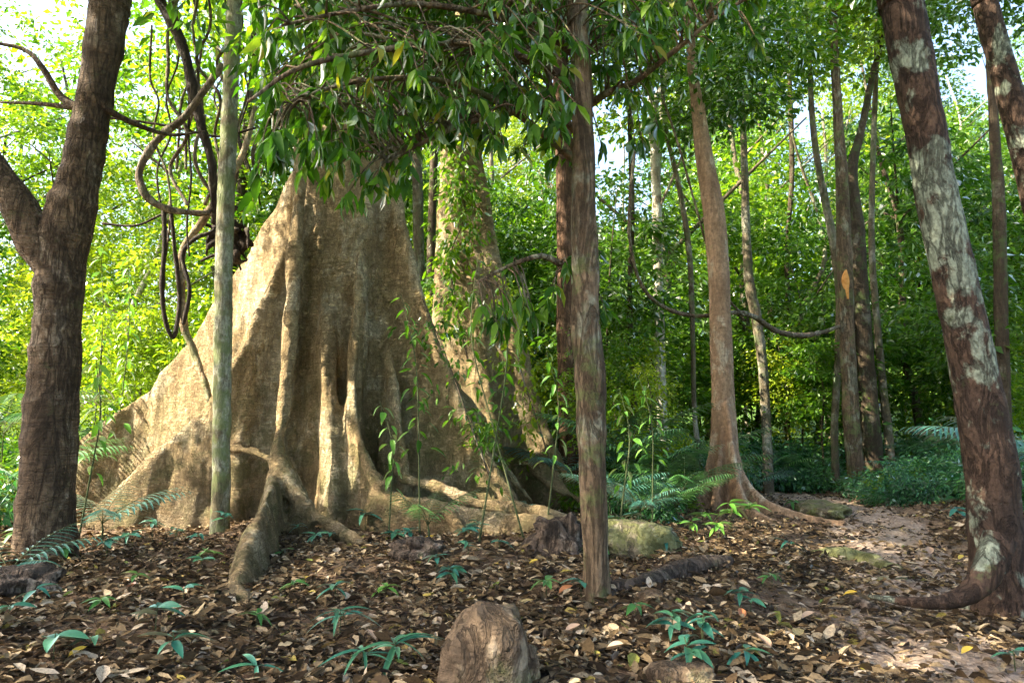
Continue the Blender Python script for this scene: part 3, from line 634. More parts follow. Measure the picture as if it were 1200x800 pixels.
for i, (nm, b_, px_, mt, lb, d_) in enumerate(specs):
    b0 = at(b_[0], 500, d_); g0 = float(terrain(b0[0], d_)); bp = proj((b0[0], d_, g0))
    q, pts, rad = traced(nm, bp, [p + (d_,) for p in px_], mt, lb, 12, (.3, .3), .12, .02, 5, .2, 20 + i)
    top_crown(q, pts[-1], ('canopy', 'canopyd')[i % 2], 2.8, 2.2, 60, 50, .22, 30 + i, -4.5)
    traced_roots.append(q)
    if i == 0:      # the orange scar on the bark
        c_ = Vector(at(993, 333, d_ - .24))
        w_ = .13; s_ = []
        for a in range(9):
            t = a / 8; ww = w_ * .8 * (math.sin(math.pi * (.06 + .88 * t)) ** .6) * (1 + .35 * math.sin(a * 2.3) * (-1) ** a); 
            s_ += [(-ww, .08, -.42 + .84 * t), (-ww * .4, 0, -.44 + .88 * t), (ww * .5, 0, -.44 + .88 * t), (ww, .08, -.42 + .84 * t)]
        qq = []
        for a in range(8):
            for b2 in range(3): qq.append((4 * a + b2, 4 * a + b2 + 1, 4 * a + b2 + 5, 4 * a + b2 + 4))
        m, nt, out = new_mat('orange_scar'); bs = nt.nodes.new('ShaderNodeBsdfDiffuse')
        tcx = nt.nodes.new('ShaderNodeTexCoord')
        nt.links.new(ramp(nt, noise(nt, tcx.outputs['Object'], 9, 4), [(.3, (.50, .20, .05)), (.7, (.72, .36, .12))]), bs.inputs[0]); nt.links.new(bs.outputs[0], out.inputs[0])
        sc_ = link('bark_scar', mk_mesh('bark_scar', s_, np.array(qq), m), q, loc=c_ - Vector(q.location)); sc_['label'] = 'orange stripped scar on the mossy trunk'

# ------------------------------------------------------------------ lianas
def liana(label, pts, rad, mat='vine', segs=9, name='liana', group=None, amp=.32):
    P = P3(pts); b = P[0]
    V, Q, T = tube(P, [.76 * r_ for r_ in rad], segs, .06, amp, 6.0, seed=len(label))
    mb = MB(); mb.add(V, Q, T)
    return tag(link(name, mb.mesh(name, M[mat], True, b), loc=b), label, 'vine', group)
liana('long bowed liana sagging from the slim tree across to the scarred mossy trunk', [(744, 172, 14), (739, 230, 14), (738, 280, 14.2), (750, 330, 14.6), (775, 358, 15), (815, 370, 15.5), (862, 366, 16), (885, 372, 17), (910, 388, 18), (940, 393, 19), (965, 389, 19.6), (984, 382, 19.9)], [.05, .05, .05, .055, .06, .06, .07, .09, .10, .10, .09, .06])
liana('thin vine dropping from the canopy onto the bowed liana', [(775, 110, 15), (795, 170, 15.2), (812, 230, 15.4), (832, 300, 15.6), (850, 345, 15.8), (872, 370, 16)], [.035] * 6)
liana('thick dark liana slanting down through the upper left tangle', [(178, -20, 12), (200, 25, 12), (216, 60, 12), (226, 110, 12), (236, 150, 12), (247, 185, 12.1), (250, 220, 12.2), (252, 262, 12.5)], [.13, .13, .12, .12, .11, .11, .10, .09], 'vinedark')
liana('grey liana bending out and looping back in the upper left tangle', [(262, 76, 11.6), (245, 98, 11.6), (230, 120, 11.6), (212, 142, 11.6), (192, 156, 11.6), (176, 176, 11.6), (163, 202, 11.6), (168, 224, 11.6), (184, 240, 11.7), (212, 248, 11.8), (245, 250, 12)], [.08, .08, .08, .085, .09, .09, .09, .085, .08, .07, .06])
liana('light brown liana hanging down and resting on the left buttress', [(300, 125, 12.6), (288, 170, 12.6), (272, 205, 12.6), (240, 255, 12.6), (214, 295, 12.6), (213, 340, 12.6), (216, 382, 12.6), (228, 415, 12.6), (240, 448, 12.5), (246, 470, 12.45)], [.07, .08, .09, .1, .09, .09, .09, .08, .08, .08], 'root')
liana('dark hanging liana loop left of the light brown liana', [(192, 245, 12.2), (193, 290, 12.2), (190, 330, 12.2), (193, 372, 12.3), (203, 395, 12.4), (210, 360, 12.5), (208, 320, 12.5), (204, 285, 12.4), (200, 240, 12.3)], [.05, .06, .06, .05, .05, .05, .05, .05, .04], 'vinedark')
liana('greyish twisted liana dropping straight beside the dark slanting one', [(200, -10, 12.5), (207, 40, 12.5), (222, 80, 12.5), (233, 110, 12.5), (238, 150, 12.5)], [.12, .11, .10, .08, .05])
liana('thin pale vine dangling down left of the grey looping liana', [(178, 30, 12.8), (176, 90, 12.8), (186, 120, 12.8), (180, 160, 12.8), (196, 205, 12.8), (200, 250, 12.8), (194, 300, 12.8)], [.03] * 7)
liana('thin vine crossing sideways below the grey looping liana', [(120, 262, 12.2), (160, 264, 12.2), (200, 248, 12.2), (236, 252, 12.3), (262, 240, 12.4), (290, 246, 12.6)], [.03, .03, .035, .03, .03, .03], 'vinedark')
liana('dark vine running level through the tangle at branch height', [(110, 136, 12), (160, 142, 12), (210, 150, 12), (255, 160, 12), (300, 150, 12)], [.03] * 5, 'vinedark')
liana('knotted vine ring hanging against the upper left edge of the giant', [(240, 135, 12.3), (228, 180, 12.3), (240, 215, 12.4), (262, 236, 12.5), (285, 246, 12.7), (302, 222, 12.8), (296, 182, 12.7), (306, 150, 12.8)], [.045] * 8)
liana('thin hanging aerial root dangling left of the pole tree', [(222, 110, 12), (221, 160, 12), (224, 210, 12), (219, 262, 12), (222, 300, 12)], [.025] * 5, 'vinedark')
liana('dark vine curling back up under the looping liana', [(215, 380, 12.3), (222, 340, 12.2), (214, 300, 12.2), (228, 280, 12.1), (252, 268, 12.2), (262, 236, 12.3)], [.04, .05, .05, .05, .05, .04], 'vinedark')
rv = random.Random(5)
for i in range(9):
    x0 = 196 + i * 12; d_ = 11.8 + rv.random() * 1.6
    pts = [(x0 + rv.uniform(-10, 10), -20, d_)]
    for yy in range(30, rv.choice([200, 260, 320]), 42): pts.append((x0 + rv.uniform(-15, 15), yy, d_ + rv.uniform(-.2, .2)))
    liana('one of the thin bare vines tangled together at the upper left', pts, [rv.uniform(.02, .045)] * len(pts), rv.choice(['vine', 'vinedark', 'vine']), 7, 'liana', 'thin vines of the upper left tangle')
# dark epiphyte lump of roots hanging on the vines
mb = MB()
for i in range(26):
    c0 = np.array(at(272 + rv.uniform(-15, 15), 282 + rv.uniform(-14, 12), 13.2))
    pts = [c0 + np.array([rv.uniform(-.3, .3), rv.uniform(-.25, .25), rv.uniform(-.3, .3)]) * t for t in (0, .5, 1.1, 1.7)]
    mb.add(*tube(pts, [.09, .08, .05, .02], 8, .08, .25, 6, seed=i))
eb = at(272, 282, 13.2)
tag(link('root_ball', mb.mesh('root_ball', M['vinedark'], True, eb), loc=eb), 'dark matted ball of roots hanging behind the pole tree against the left buttress', 'root ball')

# ------------------------------------------------------------------ forest behind: templates
def bare_trunk_mesh(name, mat, h, r0, seed, lean=.06, limbs=5):
    r = random.Random(seed); mb = MB()
    pts = [(0, 0, -.4)]; x = y = 0
    for i in range(1, 8):
        x += r.uniform(-1, 1) * h * lean * .35; y += r.uniform(-1, 1) * h * lean * .35
        pts.append((x, y, h * i / 7))
    rad = [r0 * (1 - .75 * i / 7) for i in range(8)]
    mb.add(*tube(pts, rad, 9, .5, .12, 2, (.45, .5), 4, 0, seed))
    for i in range(limbs):
        k = r.randint(2, 6); p = Vector(pts[k]); a = r.uniform(0, 6.28); L = h * r.uniform(.14, .26)
        q = p + Vector((math.cos(a) * L * .6, math.sin(a) * L * .6, L * .5)); e = q + Vector((math.cos(a) * L * .5, math.sin(a) * L * .5, L * .4))
        mb.add(*tube([p, q, e], [rad[k] * .5, rad[k] * .35, rad[k] * .12], 6, .4, .1, 2, seed=i))
    return mb.mesh(name, M[mat])
TR = [bare_trunk_mesh('trunk', m_, h_, r_, s_, l_) for m_, h_, r_, s_, l_ in (('far', 17, .22, 1, .10), ('fardark', 19, .26, 2, .06), ('far', 15, .15, 3, .16), ('fardark', 16, .18, 4, .10), ('far', 20, .3, 5, .05), ('white', 17, .13, 6, .14))]
CR = []
for i, (mt_, rx_, rz_, nc_, per_, sp_, sz_) in enumerate((('canopy', 3.4, 6.5, 120, 46, .75, .30), ('canopyd', 3.8, 7, 140, 50, .8, .28), ('canopyy', 3.2, 6, 120, 50, .75, .26),
                                                        ('canopyd', 4.2, 6.0, 150, 40, .85, .34), ('canopyy', 2.8, 5.5, 90, 44, .65, .22), ('canopy', 3.0, 5.5, 90, 44, .65, .24))):
    CR.append(crown_mesh('crown', M[mt_], rx_, rz_, nc_, per_, sp_, sz_, 60 + i)[0])
ST, SF = [], []
for i in range(5):
    h_ = 5.5 + i * .5; mb = MB(); r_ = random.Random(80 + i)
    pts = [(0, 0, -.2)] + [(r_.uniform(-.25, .25) * j * .3, r_.uniform(-.25, .25) * j * .3, h_ * j / 5) for j in range(1, 6)]
    mb.add(*tube(pts, [.045, .04, .035, .03, .02, .008], 6, .3, .08, 2))
    ST.append(mb.mesh('stem', M[('far', 'fardark', 'stem')[i % 3]]))
    SF.append(crown_mesh('foliage', M[('canopyy', 'canopy', 'canopyd', 'canopyy', 'canopyd')[i]], 1.5, 2.4, 55, 30, .45, (.17, .22, .26, .19, .22)[i], 90 + i, 3.4 + i * .3, .15)[0])
SH = [crown_mesh('foliage', M[mt_], .95, .55, 42, 34, .36, sz_, 110 + i, .45, .2, aspect=asp_, flat=.6)[0] for i, (mt_, sz_, asp_) in enumerate((('under', .17, .42), ('under', .24, .28), ('canopy', .15, .45), ('under', .14, .5), ('canopyd', .2, .35)))]
SS = []
for i in range(3):
    mb = MB(); r_ = random.Random(i)
    for j in range(9):
        a = r_.uniform(0, 6.28); mb.add(*tube([(0, 0, -.1), (math.cos(a) * .25, math.sin(a) * .25, .35), (math.cos(a) * .6, math.sin(a) * .6, r_.uniform(.5, .9))], [.012, .010, .004], 5, .15, 0))
    SS.append(mb.mesh('stems', M['stem']))

LMK = [(-999, 'left of the forked tree'), (60, 'between forked tree and pole tree'), (262, 'behind the left buttresses'), (400, 'behind colossal trunk'), (500, 'behind second buttressed tree'), (600, 'left of slim knobbly tree'),
       (690, 'between slim tree and whitish tree'), (770, 'between whitish tree and splayed tree'), (845, 'just right of splayed tree'), (920, 'left of scarred mossy trunk'), (1000, 'right of scarred mossy trunk'),
       (1060, 'left of leaning lichen tree'), (1130, 'behind the lichen tree'), (1190, 'beyond the right edge')]
ORD = ['', 'second ', 'third ', 'fourth ', 'fifth ', 'sixth ', 'seventh ', 'eighth ', 'ninth ', 'tenth ', 'eleventh ', 'twelfth ']
batch = {}
def place(kind, root, loc, look):
    px = proj(loc)[0]
    lm = [t for x, t in LMK if px >= x][-1]
    batch.setdefault((kind, lm), []).append((px, root, look))
def settle_labels():
    for (kind, lm), L in batch.items():
        L.sort(key=lambda t: t[0])
        for i, (px, root, look) in enumerate(L):
            root['label'] = (f'{look} {lm}' if len(L) == 1 else f'{look} {lm}, ' + ('leftmost' if i == 0 else f'{ORD[i]}from left' if i < 12 else 'rightmost' if i == len(L) - 1 else f'{i + 1}th from left'))
def bg_tree(px, d, ti, ci, h, s=1.0, sz=1.0, up=0):
    x = (px - 600) / F * d; z = float(terrain(x, d)); loc = (x, d, z)
    t = empty('forest_tree', loc, 0, None, 'tree', 'forest trees in the background')
    rz = rng.uniform(0, 6.28)
    link('trunk', TR[ti], t, rot=(0, 0, rz), scale=(s, s, s))
    link('crown', CR[ci], t, loc=(rng.uniform(-.5, .5), rng.uniform(-.5, .5), h), rot=(0, 0, rng.uniform(0, 6.28)), scale=(s, s, sz), kind='stuff')
    if up: link('crown', CR[up if up > 1 else ci], t, loc=(rng.uniform(-1, 1), rng.uniform(-1, 1), h + 9 * sz), rot=(0, 0, rng.uniform(0, 6.28)), scale=(s, s, sz), kind='stuff')
    look = ('tall', 'dark stemmed', 'thin', 'thin dark', 'stout', 'pale stemmed')[ti] + ' ' + ('fresh green', 'deep green', 'yellow green', 'broad green', 'sparse yellowish', 'sparse green')[ci] + ' tree'
    place('tree', t, loc, look); return t
# rows of trees, nearer to farther; the left side is thinner and lets the sky through
for row, (d0, step, lo, hi) in enumerate(((27, 100, 5.5, 9), (35, 84, 6, 13), (45, 70, 6, 17), (57, 62, 8, 22))):
    px = -140 + row * 27
    while px < 1380:
        d = d0 + rng.uniform(-3.5, 3.5); left = px < 340
        p = px + rng.uniform(-22, 22)
        gap = abs(p - 745) < 72 or abs(p - 950) < 48
        ci = int(rng.choice([4, 5, 4]) if left else rng.choice([0, 1, 2, 3, 0, 3, 5]))
        if left and row >= 2: ci = int(rng.choice([2, 2, 4]))  # sunlit look of the left side put into yellower leaf colour
        h = rng.uniform(lo, hi)
        if left or gap: h = min(h, 6.5)
        bg_tree(p, d, int(rng.integers(0, 6)), ci, h, rng.uniform(.85, 1.15), rng.uniform(.8, 1.0) if (left or gap) else rng.uniform(.95, 1.25), 0 if gap else (5 if left and row in (0, 1, 2) else 0 if left else 1 if row > 1 else 0))
        if row in (2,) and not left and not gap: pass
        px += step
for x_, y_, h_, ti_, ci_, lb_ in ((-16.5, 5.0, 13, 0, 0, 'tall tree added outside the picture at the left so that its crown shades the floor'), (-12.0, 1.5, 12.5, 1, 1, 'dark tall tree added outside the picture at the left to shade the floor, nearest the photographer')):
    t = empty('forest_tree', (x_, y_, float(terrain(x_, y_))), 0, lb_, 'tree')  # unseen trees, added so their crowns shade the forest floor
    link('trunk', TR[ti_], t, rot=(0, 0, x_)); link('crown', CR[ci_], t, loc=(0, 0, h_), rot=(0, 0, y_), scale=(1.2, 1.2, .45), kind='stuff')
def sapling(px, d, k, s=1.0):
    x = (px - 600) / F * d; z = float(terrain(x, d)); loc = (x, d, z)
    t = empty('sapling', loc, 0, None, 'sapling', 'leafy saplings of the understorey')
    a = rng.uniform(0, 6.28)
    link('stem', ST[k], t, rot=(0, 0, a), scale=s)
    link('foliage', SF[k], t, rot=(0, 0, a), scale=s, kind='stuff')
    place('sapling', t, loc, ('yellow green leafy sapling', 'fresh green leafy sapling', 'slim green sapling', 'tall yellow green sapling', 'deep green sapling')[k])
for i in range(74):
    px = -120 + (i * 61.8 * 1.618) % 1440; d = 17.5 + (i * 7.3) % 15
    if 330 < px < 480: d += 6
    if 60 < px < 500 and d < 19: d = 20 + (d - 17)
    if 850 < px < 1130 and d < 21.5: d += 4.5
    if px < 340 and i % 2: continue
    k = int(rng.choice([0, 0, 3, 1])) if px < 340 else int(rng.choice([0, 1, 2, 4, 4, 3]))  # yellower leaves at left: sunlight put into the saplings' colour
    sapling(px, d, k, rng.uniform(.7, 1.15))
def shrub(px, d, k, s=1.0):
    x = (px - 600) / F * d; z = float(terrain(x, d)); loc = (x, d, z)
    t = empty('shrub', loc, 0, None, 'shrub', 'low shrubs of the understorey')
    a = rng.uniform(0, 6.28)
    link('stems', SS[k % 3], t, rot=(0, 0, a), scale=s); link('foliage', SH[k], t, rot=(0, 0, a), scale=(s, s, s * rng.uniform(.8, 1.3)), kind='stuff')
    place('shrub', t, loc, ('dark teal leafy shrub', 'teal shrub with long leaves', 'fresh green bushy shrub', 'small leaved dark shrub', 'deep green leafy shrub')[k])
for i in range(64):                                   # thick belt right of the slim tree, beyond the path
    px = 700 + (i * 46.3) % 660; d = 19.0 + (i * 2.9) % 8
    if 860 < px < 1080 and d < 21.5: d += 3
    shrub(px, d, int(rng.choice([0, 1, 3, 0, 4])), rng.uniform(.8, 1.35))
for i in range(18):                                   # along the far side of the path, up to the lichen tree
    shrub(1010 + (i * 23.9) % 190, 15.8 + (i * 1.37) % 4.5 + (3 if i % 3 == 0 else 0), (0, 2, 1, 3, 0)[i % 5], rng.uniform(.5, .9))
for i in range(40):                                   # left and behind the giants
    px = -130 + (i * 77.7) % 840; d = 16.5 + (i * 3.7) % 11
    if 40 < px < 690: d = max(d, 19)
    shrub(px, d, int(rng.choice([2, 0, 2, 4, 1])), rng.uniform(.8, 1.3))
for px, d, k, s in ((650, 17.6, 2, .9), (600, 19.5, 2, 1.0), (720, 15.0, 0, .7), (745, 14.2, 1, .75), (770, 15.5, 2, .8), (715, 13.6, 1, .5), (800, 16.0, 2, .6), (725, 14.0, 2, .6), (752, 15.2, 2, .7), (690, 15.0, 2, .7), (782, 14.6, 2, .5), (735, 17.5, 4, 1.1), (790, 18, 0, 1.0), (760, 12.6, 1, .5),
                    (545, 12.5, 3, .4), (1105, 17.5, 0, 1.0), (1150, 16, 1, 1.0), (1195, 14, 0, 1.2), (1080, 19.5, 3, 1.0), (20, 13.5, 2, .9), (-30, 11, 0, .9)):
    shrub(px, d, k, s)
# the wooded hillside that closes the view, far off
nh = 240; hv = []; 
for j, (rad_, z_) in enumerate(((66, -1), (70, 3.5), (78, 7.0), (95, 10), (130, 13), (200, 15), (300, -3))):
    for i in range(nh):
        a = 2 * math.pi * i / nh
        x_, y_ = math.cos(a) * rad_, 9 + math.sin(a) * rad_
        bump = 1 + .28 * mnoise.noise(Vector((x_ * .11, y_ * .11, j * .7))) + .2 * mnoise.noise(Vector((x_ * .4, y_ * .4, j)))
        hv.append((x_, y_, z_ * bump if z_ > 0 else z_))
kk = np.arange(6)[:, None] * nh; jj = np.arange(nh)[None]; j2 = (jj + 1) % nh
tag(link('hillside', mk_mesh('hillside', hv, np.stack([kk + jj, kk + j2, kk + nh + j2, kk + nh + jj], -1).reshape(-1, 4), M['hill'])), kind='structure')

# ------------------------------------------------------------------ overhanging boughs of the slim tree
RB = Vector(tm_.location)
boughs = [
 [(683, 215, 6.72), (668, 185, 6.6), (640, 160, 6.4), (585, 120, 6.1), (520, 95, 5.8), (450, 92, 5.5), (380, 105, 5.3), (320, 135, 5.2)],
 [(680, 70, 6.7), (640, 40, 6.4), (560, 15, 6.0), (480, 5, 5.7), (400, 15, 5.4), (330, 30, 5.2)],
 [(683, 190, 6.7), (655, 140, 6.8), (640, 80, 6.9), (620, 10, 7.0), (600, -60, 7.0)],
 [(682, 130, 6.7), (710, 110, 6.5), (745, 95, 6.3), (790, 60, 6.1), (840, 20, 6.0), (890, -10, 5.9)],
 [(687, 305, 6.7), (664, 312, 6.5), (636, 300, 6.35), (600, 310, 6.2), (560, 330, 6.1)],
 [(683, 160, 6.7), (640, 130, 6.3), (560, 140, 5.9), (500, 165, 5.7), (455, 190, 5.6)],
 [(681, 100, 6.7), (620, 70, 6.3), (540, 50, 5.7), (440, 60, 5.1), (350, 80, 4.8), (290, 120, 4.7)]]
zones = [  # picture zone, depth range, which bough, how many sprays
 (290, 780, -40, 60, 4.9, 7.4, 1, 105), (300, 680, 30, 130, 4.8, 7.2, 6, 100), (300, 470, 110, 200, 4.9, 6.2, 0, 40), (365, 480, 170, 235, 5.3, 6.4, 5, 9), (470, 660, 100, 170, 5.3, 6.8, 5, 34), (640, 900, -40, 30, 5.5, 7.2, 3, 34),
 (285, 345, 160, 240, 4.7, 5.3, 0, 9), (395, 450, 190, 235, 5.3, 5.6, 5, 5), (700, 780, 60, 185, 6.0, 6.6, 3, 12), (760, 900, -20, 60, 5.8, 6.4, 3, 12), (590, 720, 290, 400, 6.2, 6.5, 4, 16), (545, 620, 330, 395, 6.0, 6.3, 4, 8), (330, 560, 90, 170, 5.2, 6.6, 5, 44), (560, 680, 80, 165, 5.8, 6.8, 5, 20),
 (600, 690, 150, 215, 6.3, 6.8, 2, 6), (330, 620, -60, 40, 5.5, 6.9, 2, 22)]
BO = []; bpts = []
for bi, bp_ in enumerate(boughs):
    P = np.array(P3(bp_)); bpts.append(catmull(P, 40))
zr = random.Random(11); sprays = []
for (x0, x1, y0, y1, d0, d1, bi, n) in zones:
    for _ in range(n): sprays.append((Vector(at(zr.uniform(x0, x1), zr.uniform(y0, y1), zr.uniform(d0, d1))), bi))
zr.shuffle(sprays)
sprays.sort(key=lambda s: (0 if s[1] in (4,) else 1 if (s[1] in (0, 5, 3)) else 2))
tw = [MB() for _ in boughs]
for bi, bp_ in enumerate(boughs):
    n = len(bp_); tw[bi].add(*tube(P3(bp_), [.045 * (1 - .75 * i / (n - 1)) for i in range(n)], 8, .1, .1, 5, seed=bi))
leafjobs = [[] for _ in boughs]
for c_, bi in sprays:
    B = bpts[bi]; k = int(np.argmin(np.linalg.norm(B - np.array(c_), axis=1))); k = max(0, k - zr.randint(0, 4)); q = Vector(B[k])
    mid = (q + c_) / 2 + Vector((0, 0, .08 + .1 * (q - c_).length))
    tw[bi].add(*tube([q, mid, c_], [.011, .008, .004], 5, .12, .05))
    ax_ = (c_ - mid).normalized()
    for j in range(zr.randint(6, 10)):
        a = zr.uniform(0, 6.28); out = Vector((math.cos(a), math.sin(a), 0))
        d_ = (out * zr.uniform(.5, 1) + Vector((0, 0, -zr.uniform(.35, 1.5))) + ax_ * .3).normalized()
        p = c_ - ax_ * zr.uniform(0, .14)
        leafjobs[bi].append((p, d_, zr.uniform(.11, .25), zr.uniform(-.7, .7)))
nleaf = 0; rest = []
for bi in range(len(boughs)):
    o = link('branch', tw[bi].mesh('branch', M['mid'], True, RB), tm_)
    for (p, d_, L, roll) in leafjobs[bi]:
        if nleaf < 300:
            link('leaf', zr.choice(LV['near']), o, mw=frame_mat(p - RB, d_, (0, 0, 1), L, roll)); nleaf += 1
        else: rest.append((p - RB, d_, L))
rest = [(Vector(p), d_, L) for p, d_, L in rest]
C = np.array([tuple(r_[0]) for r_ in rest]); D = np.array([tuple(r_[1]) for r_ in rest]); Lh = np.array([r_[2] for r_ in rest])
n = len(C); N = rng.normal(size=(n, 3)) * .5 + np.array([0, 0, 1.])
T12 = []  # a fuller leaf outline for these
V, Fc = leaf_field(C, D, N, Lh, Lh * rng.uniform(.26, .36, n), T8V, T8F, rng.uniform(.05, .3, n))
link('foliage', mk_mesh('foliage', V, Fc, M['near']), tm_, kind='stuff')
me, cp = crown_mesh('crown', M['near'], 3.0, 1.2, 110, 26, .6, .2, 44, aspect=.32, droop=.8)
link('crown', me, tm_, loc=Vector(at(600, -190, 6.8)) - RB, kind='stuff')
top_crown(tm_, (-.5, 5.0, 11.5), 'canopyd', 4.0, 1.4, 110, 50, .22, 123)  # unseen crown added over the near floor to darken it
me, cp = crown_mesh('crown', M['near'], 1.7, .55, 80, 22, .45, .18, 46, aspect=.36, droop=.9)
link('crown', me, tm_, loc=Vector(at(400, 35, 6.9)) - RB, kind='stuff')
top_crown(tl, (-9.5, 12, 13.5), 'canopyd', 4.0, 1.5, 120, 50, .22, 124)  # added crown out of view, placed to block sun from the floor
top_crown(tp_, (-5, 12.5, 14), 'canopyd', 3.8, 1.6, 120, 50, .22, 125)  # another unseen crown, added against sun patches in the foreground
me, cp = crown_mesh('crown', M['near'], 2.3, .75, 120, 24, .5, .19, 45, aspect=.36, droop=.9)
link('crown', me, tm_, loc=Vector(at(500, -15, 7.4)) - RB, kind='stuff')

# a bough of small leaves hanging before the second trunk, and slim saplings before the giant
def slim_sapling(base, tip, label, n, L, kind='near', stem_r=.012, d=None, bend=.15, lo=.35, name='sapling'):
    b = Vector(gr(*base)) if d is None else Vector((at(base[0], 500, d)[0], d, 0))
    b.z = float(terrain(b.x, b.y)); t = Vector(at(tip[0], tip[1], b.y))
    root = empty(name, b, 0, label, 'sapling')
    P = [b - Vector((0, 0, .05)), b.lerp(t, .35) + Vector((bend * .6, 0, 0)), b.lerp(t, .7) + Vector((bend, 0, 0)), t]
    mb = MB(); mb.add(*tube(P, [stem_r * 1.3, stem_r, stem_r * .8, stem_r * .3], 7, .1, .06, 4)); link('stem', mb.mesh('stem', M['stem'], True, b), root)
    C_ = catmull(np.array([tuple(p) for p in P]), 60)
    for i in range(n):
        f = lo + (1 - lo) * (i + zr.random()) / n; p = Vector(C_[min(59, int(f * 59))]); a = i * 2.4 + zr.uniform(-.4, .4)
        off = Vector((math.cos(a), math.sin(a), 0)); rr = zr.uniform(.0, .28) * (1.15 - f)
        link('leaf', zr.choice(LV[kind]), root, mw=frame_mat(p + off * rr - b, off + Vector((0, 0, -zr.uniform(.1, .9))), (0, 0, 1), L * zr.uniform(.7, 1.25), zr.uniform(-.5, .5)))
    return root
slim_sapling((492, 628), (470, 345), 'slim sapling with thin drooping leaves against the middle of the colossal trunk', 34, .24)
slim_sapling((560, 640), (590, 330), 'slim sapling in front of the second buttressed trunk with scattered leaves', 26, .22)
slim_sapling((455, 632), (445, 470), 'short slim sapling with pale leaves before the front buttress', 18, .22, 'seedg')
slim_sapling((615, 632), (560, 300), 'leafy sapling bending left over the right buttress', 24, .22, 'near', bend=-.3)
slim_sapling((640, 618), (640, 410), 'leafy sapling at the foot of the second buttressed tree', 22, .2, 'seedg', bend=.2)
slim_sapling((722, 640), (726, 455), 'upright sapling right beside the slim knobbly tree', 20, .17, 'seedg')
slim_sapling((764, 625), (748, 440), 'thin upright sapling left of the splayed tree', 18, .18, 'seedg')
slim_sapling((90, 640), (112, 420), 'thin sapling right of the forked trunk with few leaves', 22, .22, 'seedg', lo=.4)
slim_sapling((135, 600), (150, 300), 'tall whip of a sapling in the bright gap at the left', 44, .26, 'seedg', d=15.5, lo=.25)
slim_sapling((110, 600), (118, 285), 'wiry dark stemmed sapling in the bright gap nearest the forked tree', 36, .26, 'seedg', d=16.5, lo=.2)

def climber(name, label, cat, pix, n, L, mat, seed, per=7):
    r_ = np.random.default_rng(seed); P = catmull(np.array(P3(pix)), 60); b = P[0]
    mb = MB(); mb.add(*tube(P, [.022] * len(P[:59]) + [.01] if False else np.linspace(.024, .008, 60), 6, .12, .1, 5))
    root = empty(name, b, 0, label, cat); link('stem', mb.mesh('stem', M['vine'], True, b), root)
    c_ = P[r_.integers(5, 60, n)] + r_.normal(size=(n, 3)) * np.array([.28, .18, .28]) - b
    V, Fc = clumps(c_, per, .28, L, flat=.7, droop=.8, r=r_, aspect=.42, tv=T8V, tf=T8F)
    link('foliage', mk_mesh('foliage', V, Fc, M[mat]), root, kind='stuff')
climber('climber', 'leafy climber wrapping the second pale trunk from its middle to the canopy', 'climber', [(548, 420, 16.2), (535, 360, 16.4), (528, 300, 16.6), (545, 250, 16.6), (535, 200, 16.7), (525, 150, 16.8), (540, 60, 16.8)], 190, .2, 'canopy', 1, 9)
climber('climber', 'bushy climber on the right ridge of the second pale trunk', 'climber', [(650, 560, 14.8), (632, 500, 15.2), (612, 440, 15.5), (600, 380, 15.7), (585, 320, 15.9)], 60, .17, 'canopyy', 2)
climber('climber', 'thin leafy climber on the right ridge of the colossal trunk', 'climber', [(575, 560, 12.4), (552, 500, 12.5), (535, 450, 12.6), (516, 400, 12.7), (495, 350, 12.9)], 34, .16, 'canopyd', 3)
for px, d, k, s_ in ((566, 13.2, 1, .42), (655, 17.5, 3, .8), (690, 15.5, 3, .75), (760, 16.0, 0, .8), (730, 18.5, 3, .9)):
    sapling(px, d, k, s_ * .75)
# ------------------------------------------------------------------ palms
def frond(root, b, az, L, elev, sag, kind, n=17, lw=.26, obj_leaf=True, r0=.008):
    P = []; 
    for i in range(9):
        t = i / 8; h = L * (t * math.cos(elev * (1 - t * .6))) ; z = L * (math.sin(elev) * t - sag * t * t)
        P.append(b + Vector((math.cos(az) * h, math.sin(az) * h, z)))
    mb = MB(); mb.add(*tube(P, [r0 * (1 - .8 * i / 8) for i in range(9)], 5, .08, 0))
    o = link('frond', mb.mesh('frond', M['stem'], True, b), root, loc=b - Vector(root.location))
    C_ = catmull(np.array([tuple(p - b) for p in P]), 50); tan = np.gradient(C_, axis=0)
    me_ = LV[kind + 'leaflet'][0]; Cs = []; Ds = []; Ls = []
    for i in range(n):
        f = .16 + .82 * i / (n - 1); k = min(49, int(f * 49)); p = Vector(C_[k]); tg = Vector(tan[k]).normalized()
        side = tg.cross(Vector((0, 0, 1))).normalized()
        ll = L * lw * (math.sin(math.pi * min(1, .18 + .8 * f)) ** .7 + .15)
        for s in (-1, 1):
            d_ = (side * s * .9 + tg * (.45 + .5 * f) + Vector((0, 0, -.22 + zr.uniform(-.08, .08)))).normalized()
            if obj_leaf: link('leaflet', me_, o, mw=frame_mat(p, d_, (0, 0, 1), ll, 0, 1.0))
            else: Cs.append(p); Ds.append(d_); Ls.append(ll)
    if not obj_leaf:
        n2 = len(Cs); Ls = np.array(Ls)
        V, Fc = leaf_field(np.array(Cs), np.array(Ds), np.tile([0, 0, 1.], (n2, 1)), Ls, Ls * .11, T8V, T8F, np.full(n2, .25))
        q = link('leaflet', mk_mesh('leaflet', V, Fc, M['palmt' if kind == 'palmt' else 'palm']), o); q['kind'] = 'stuff'
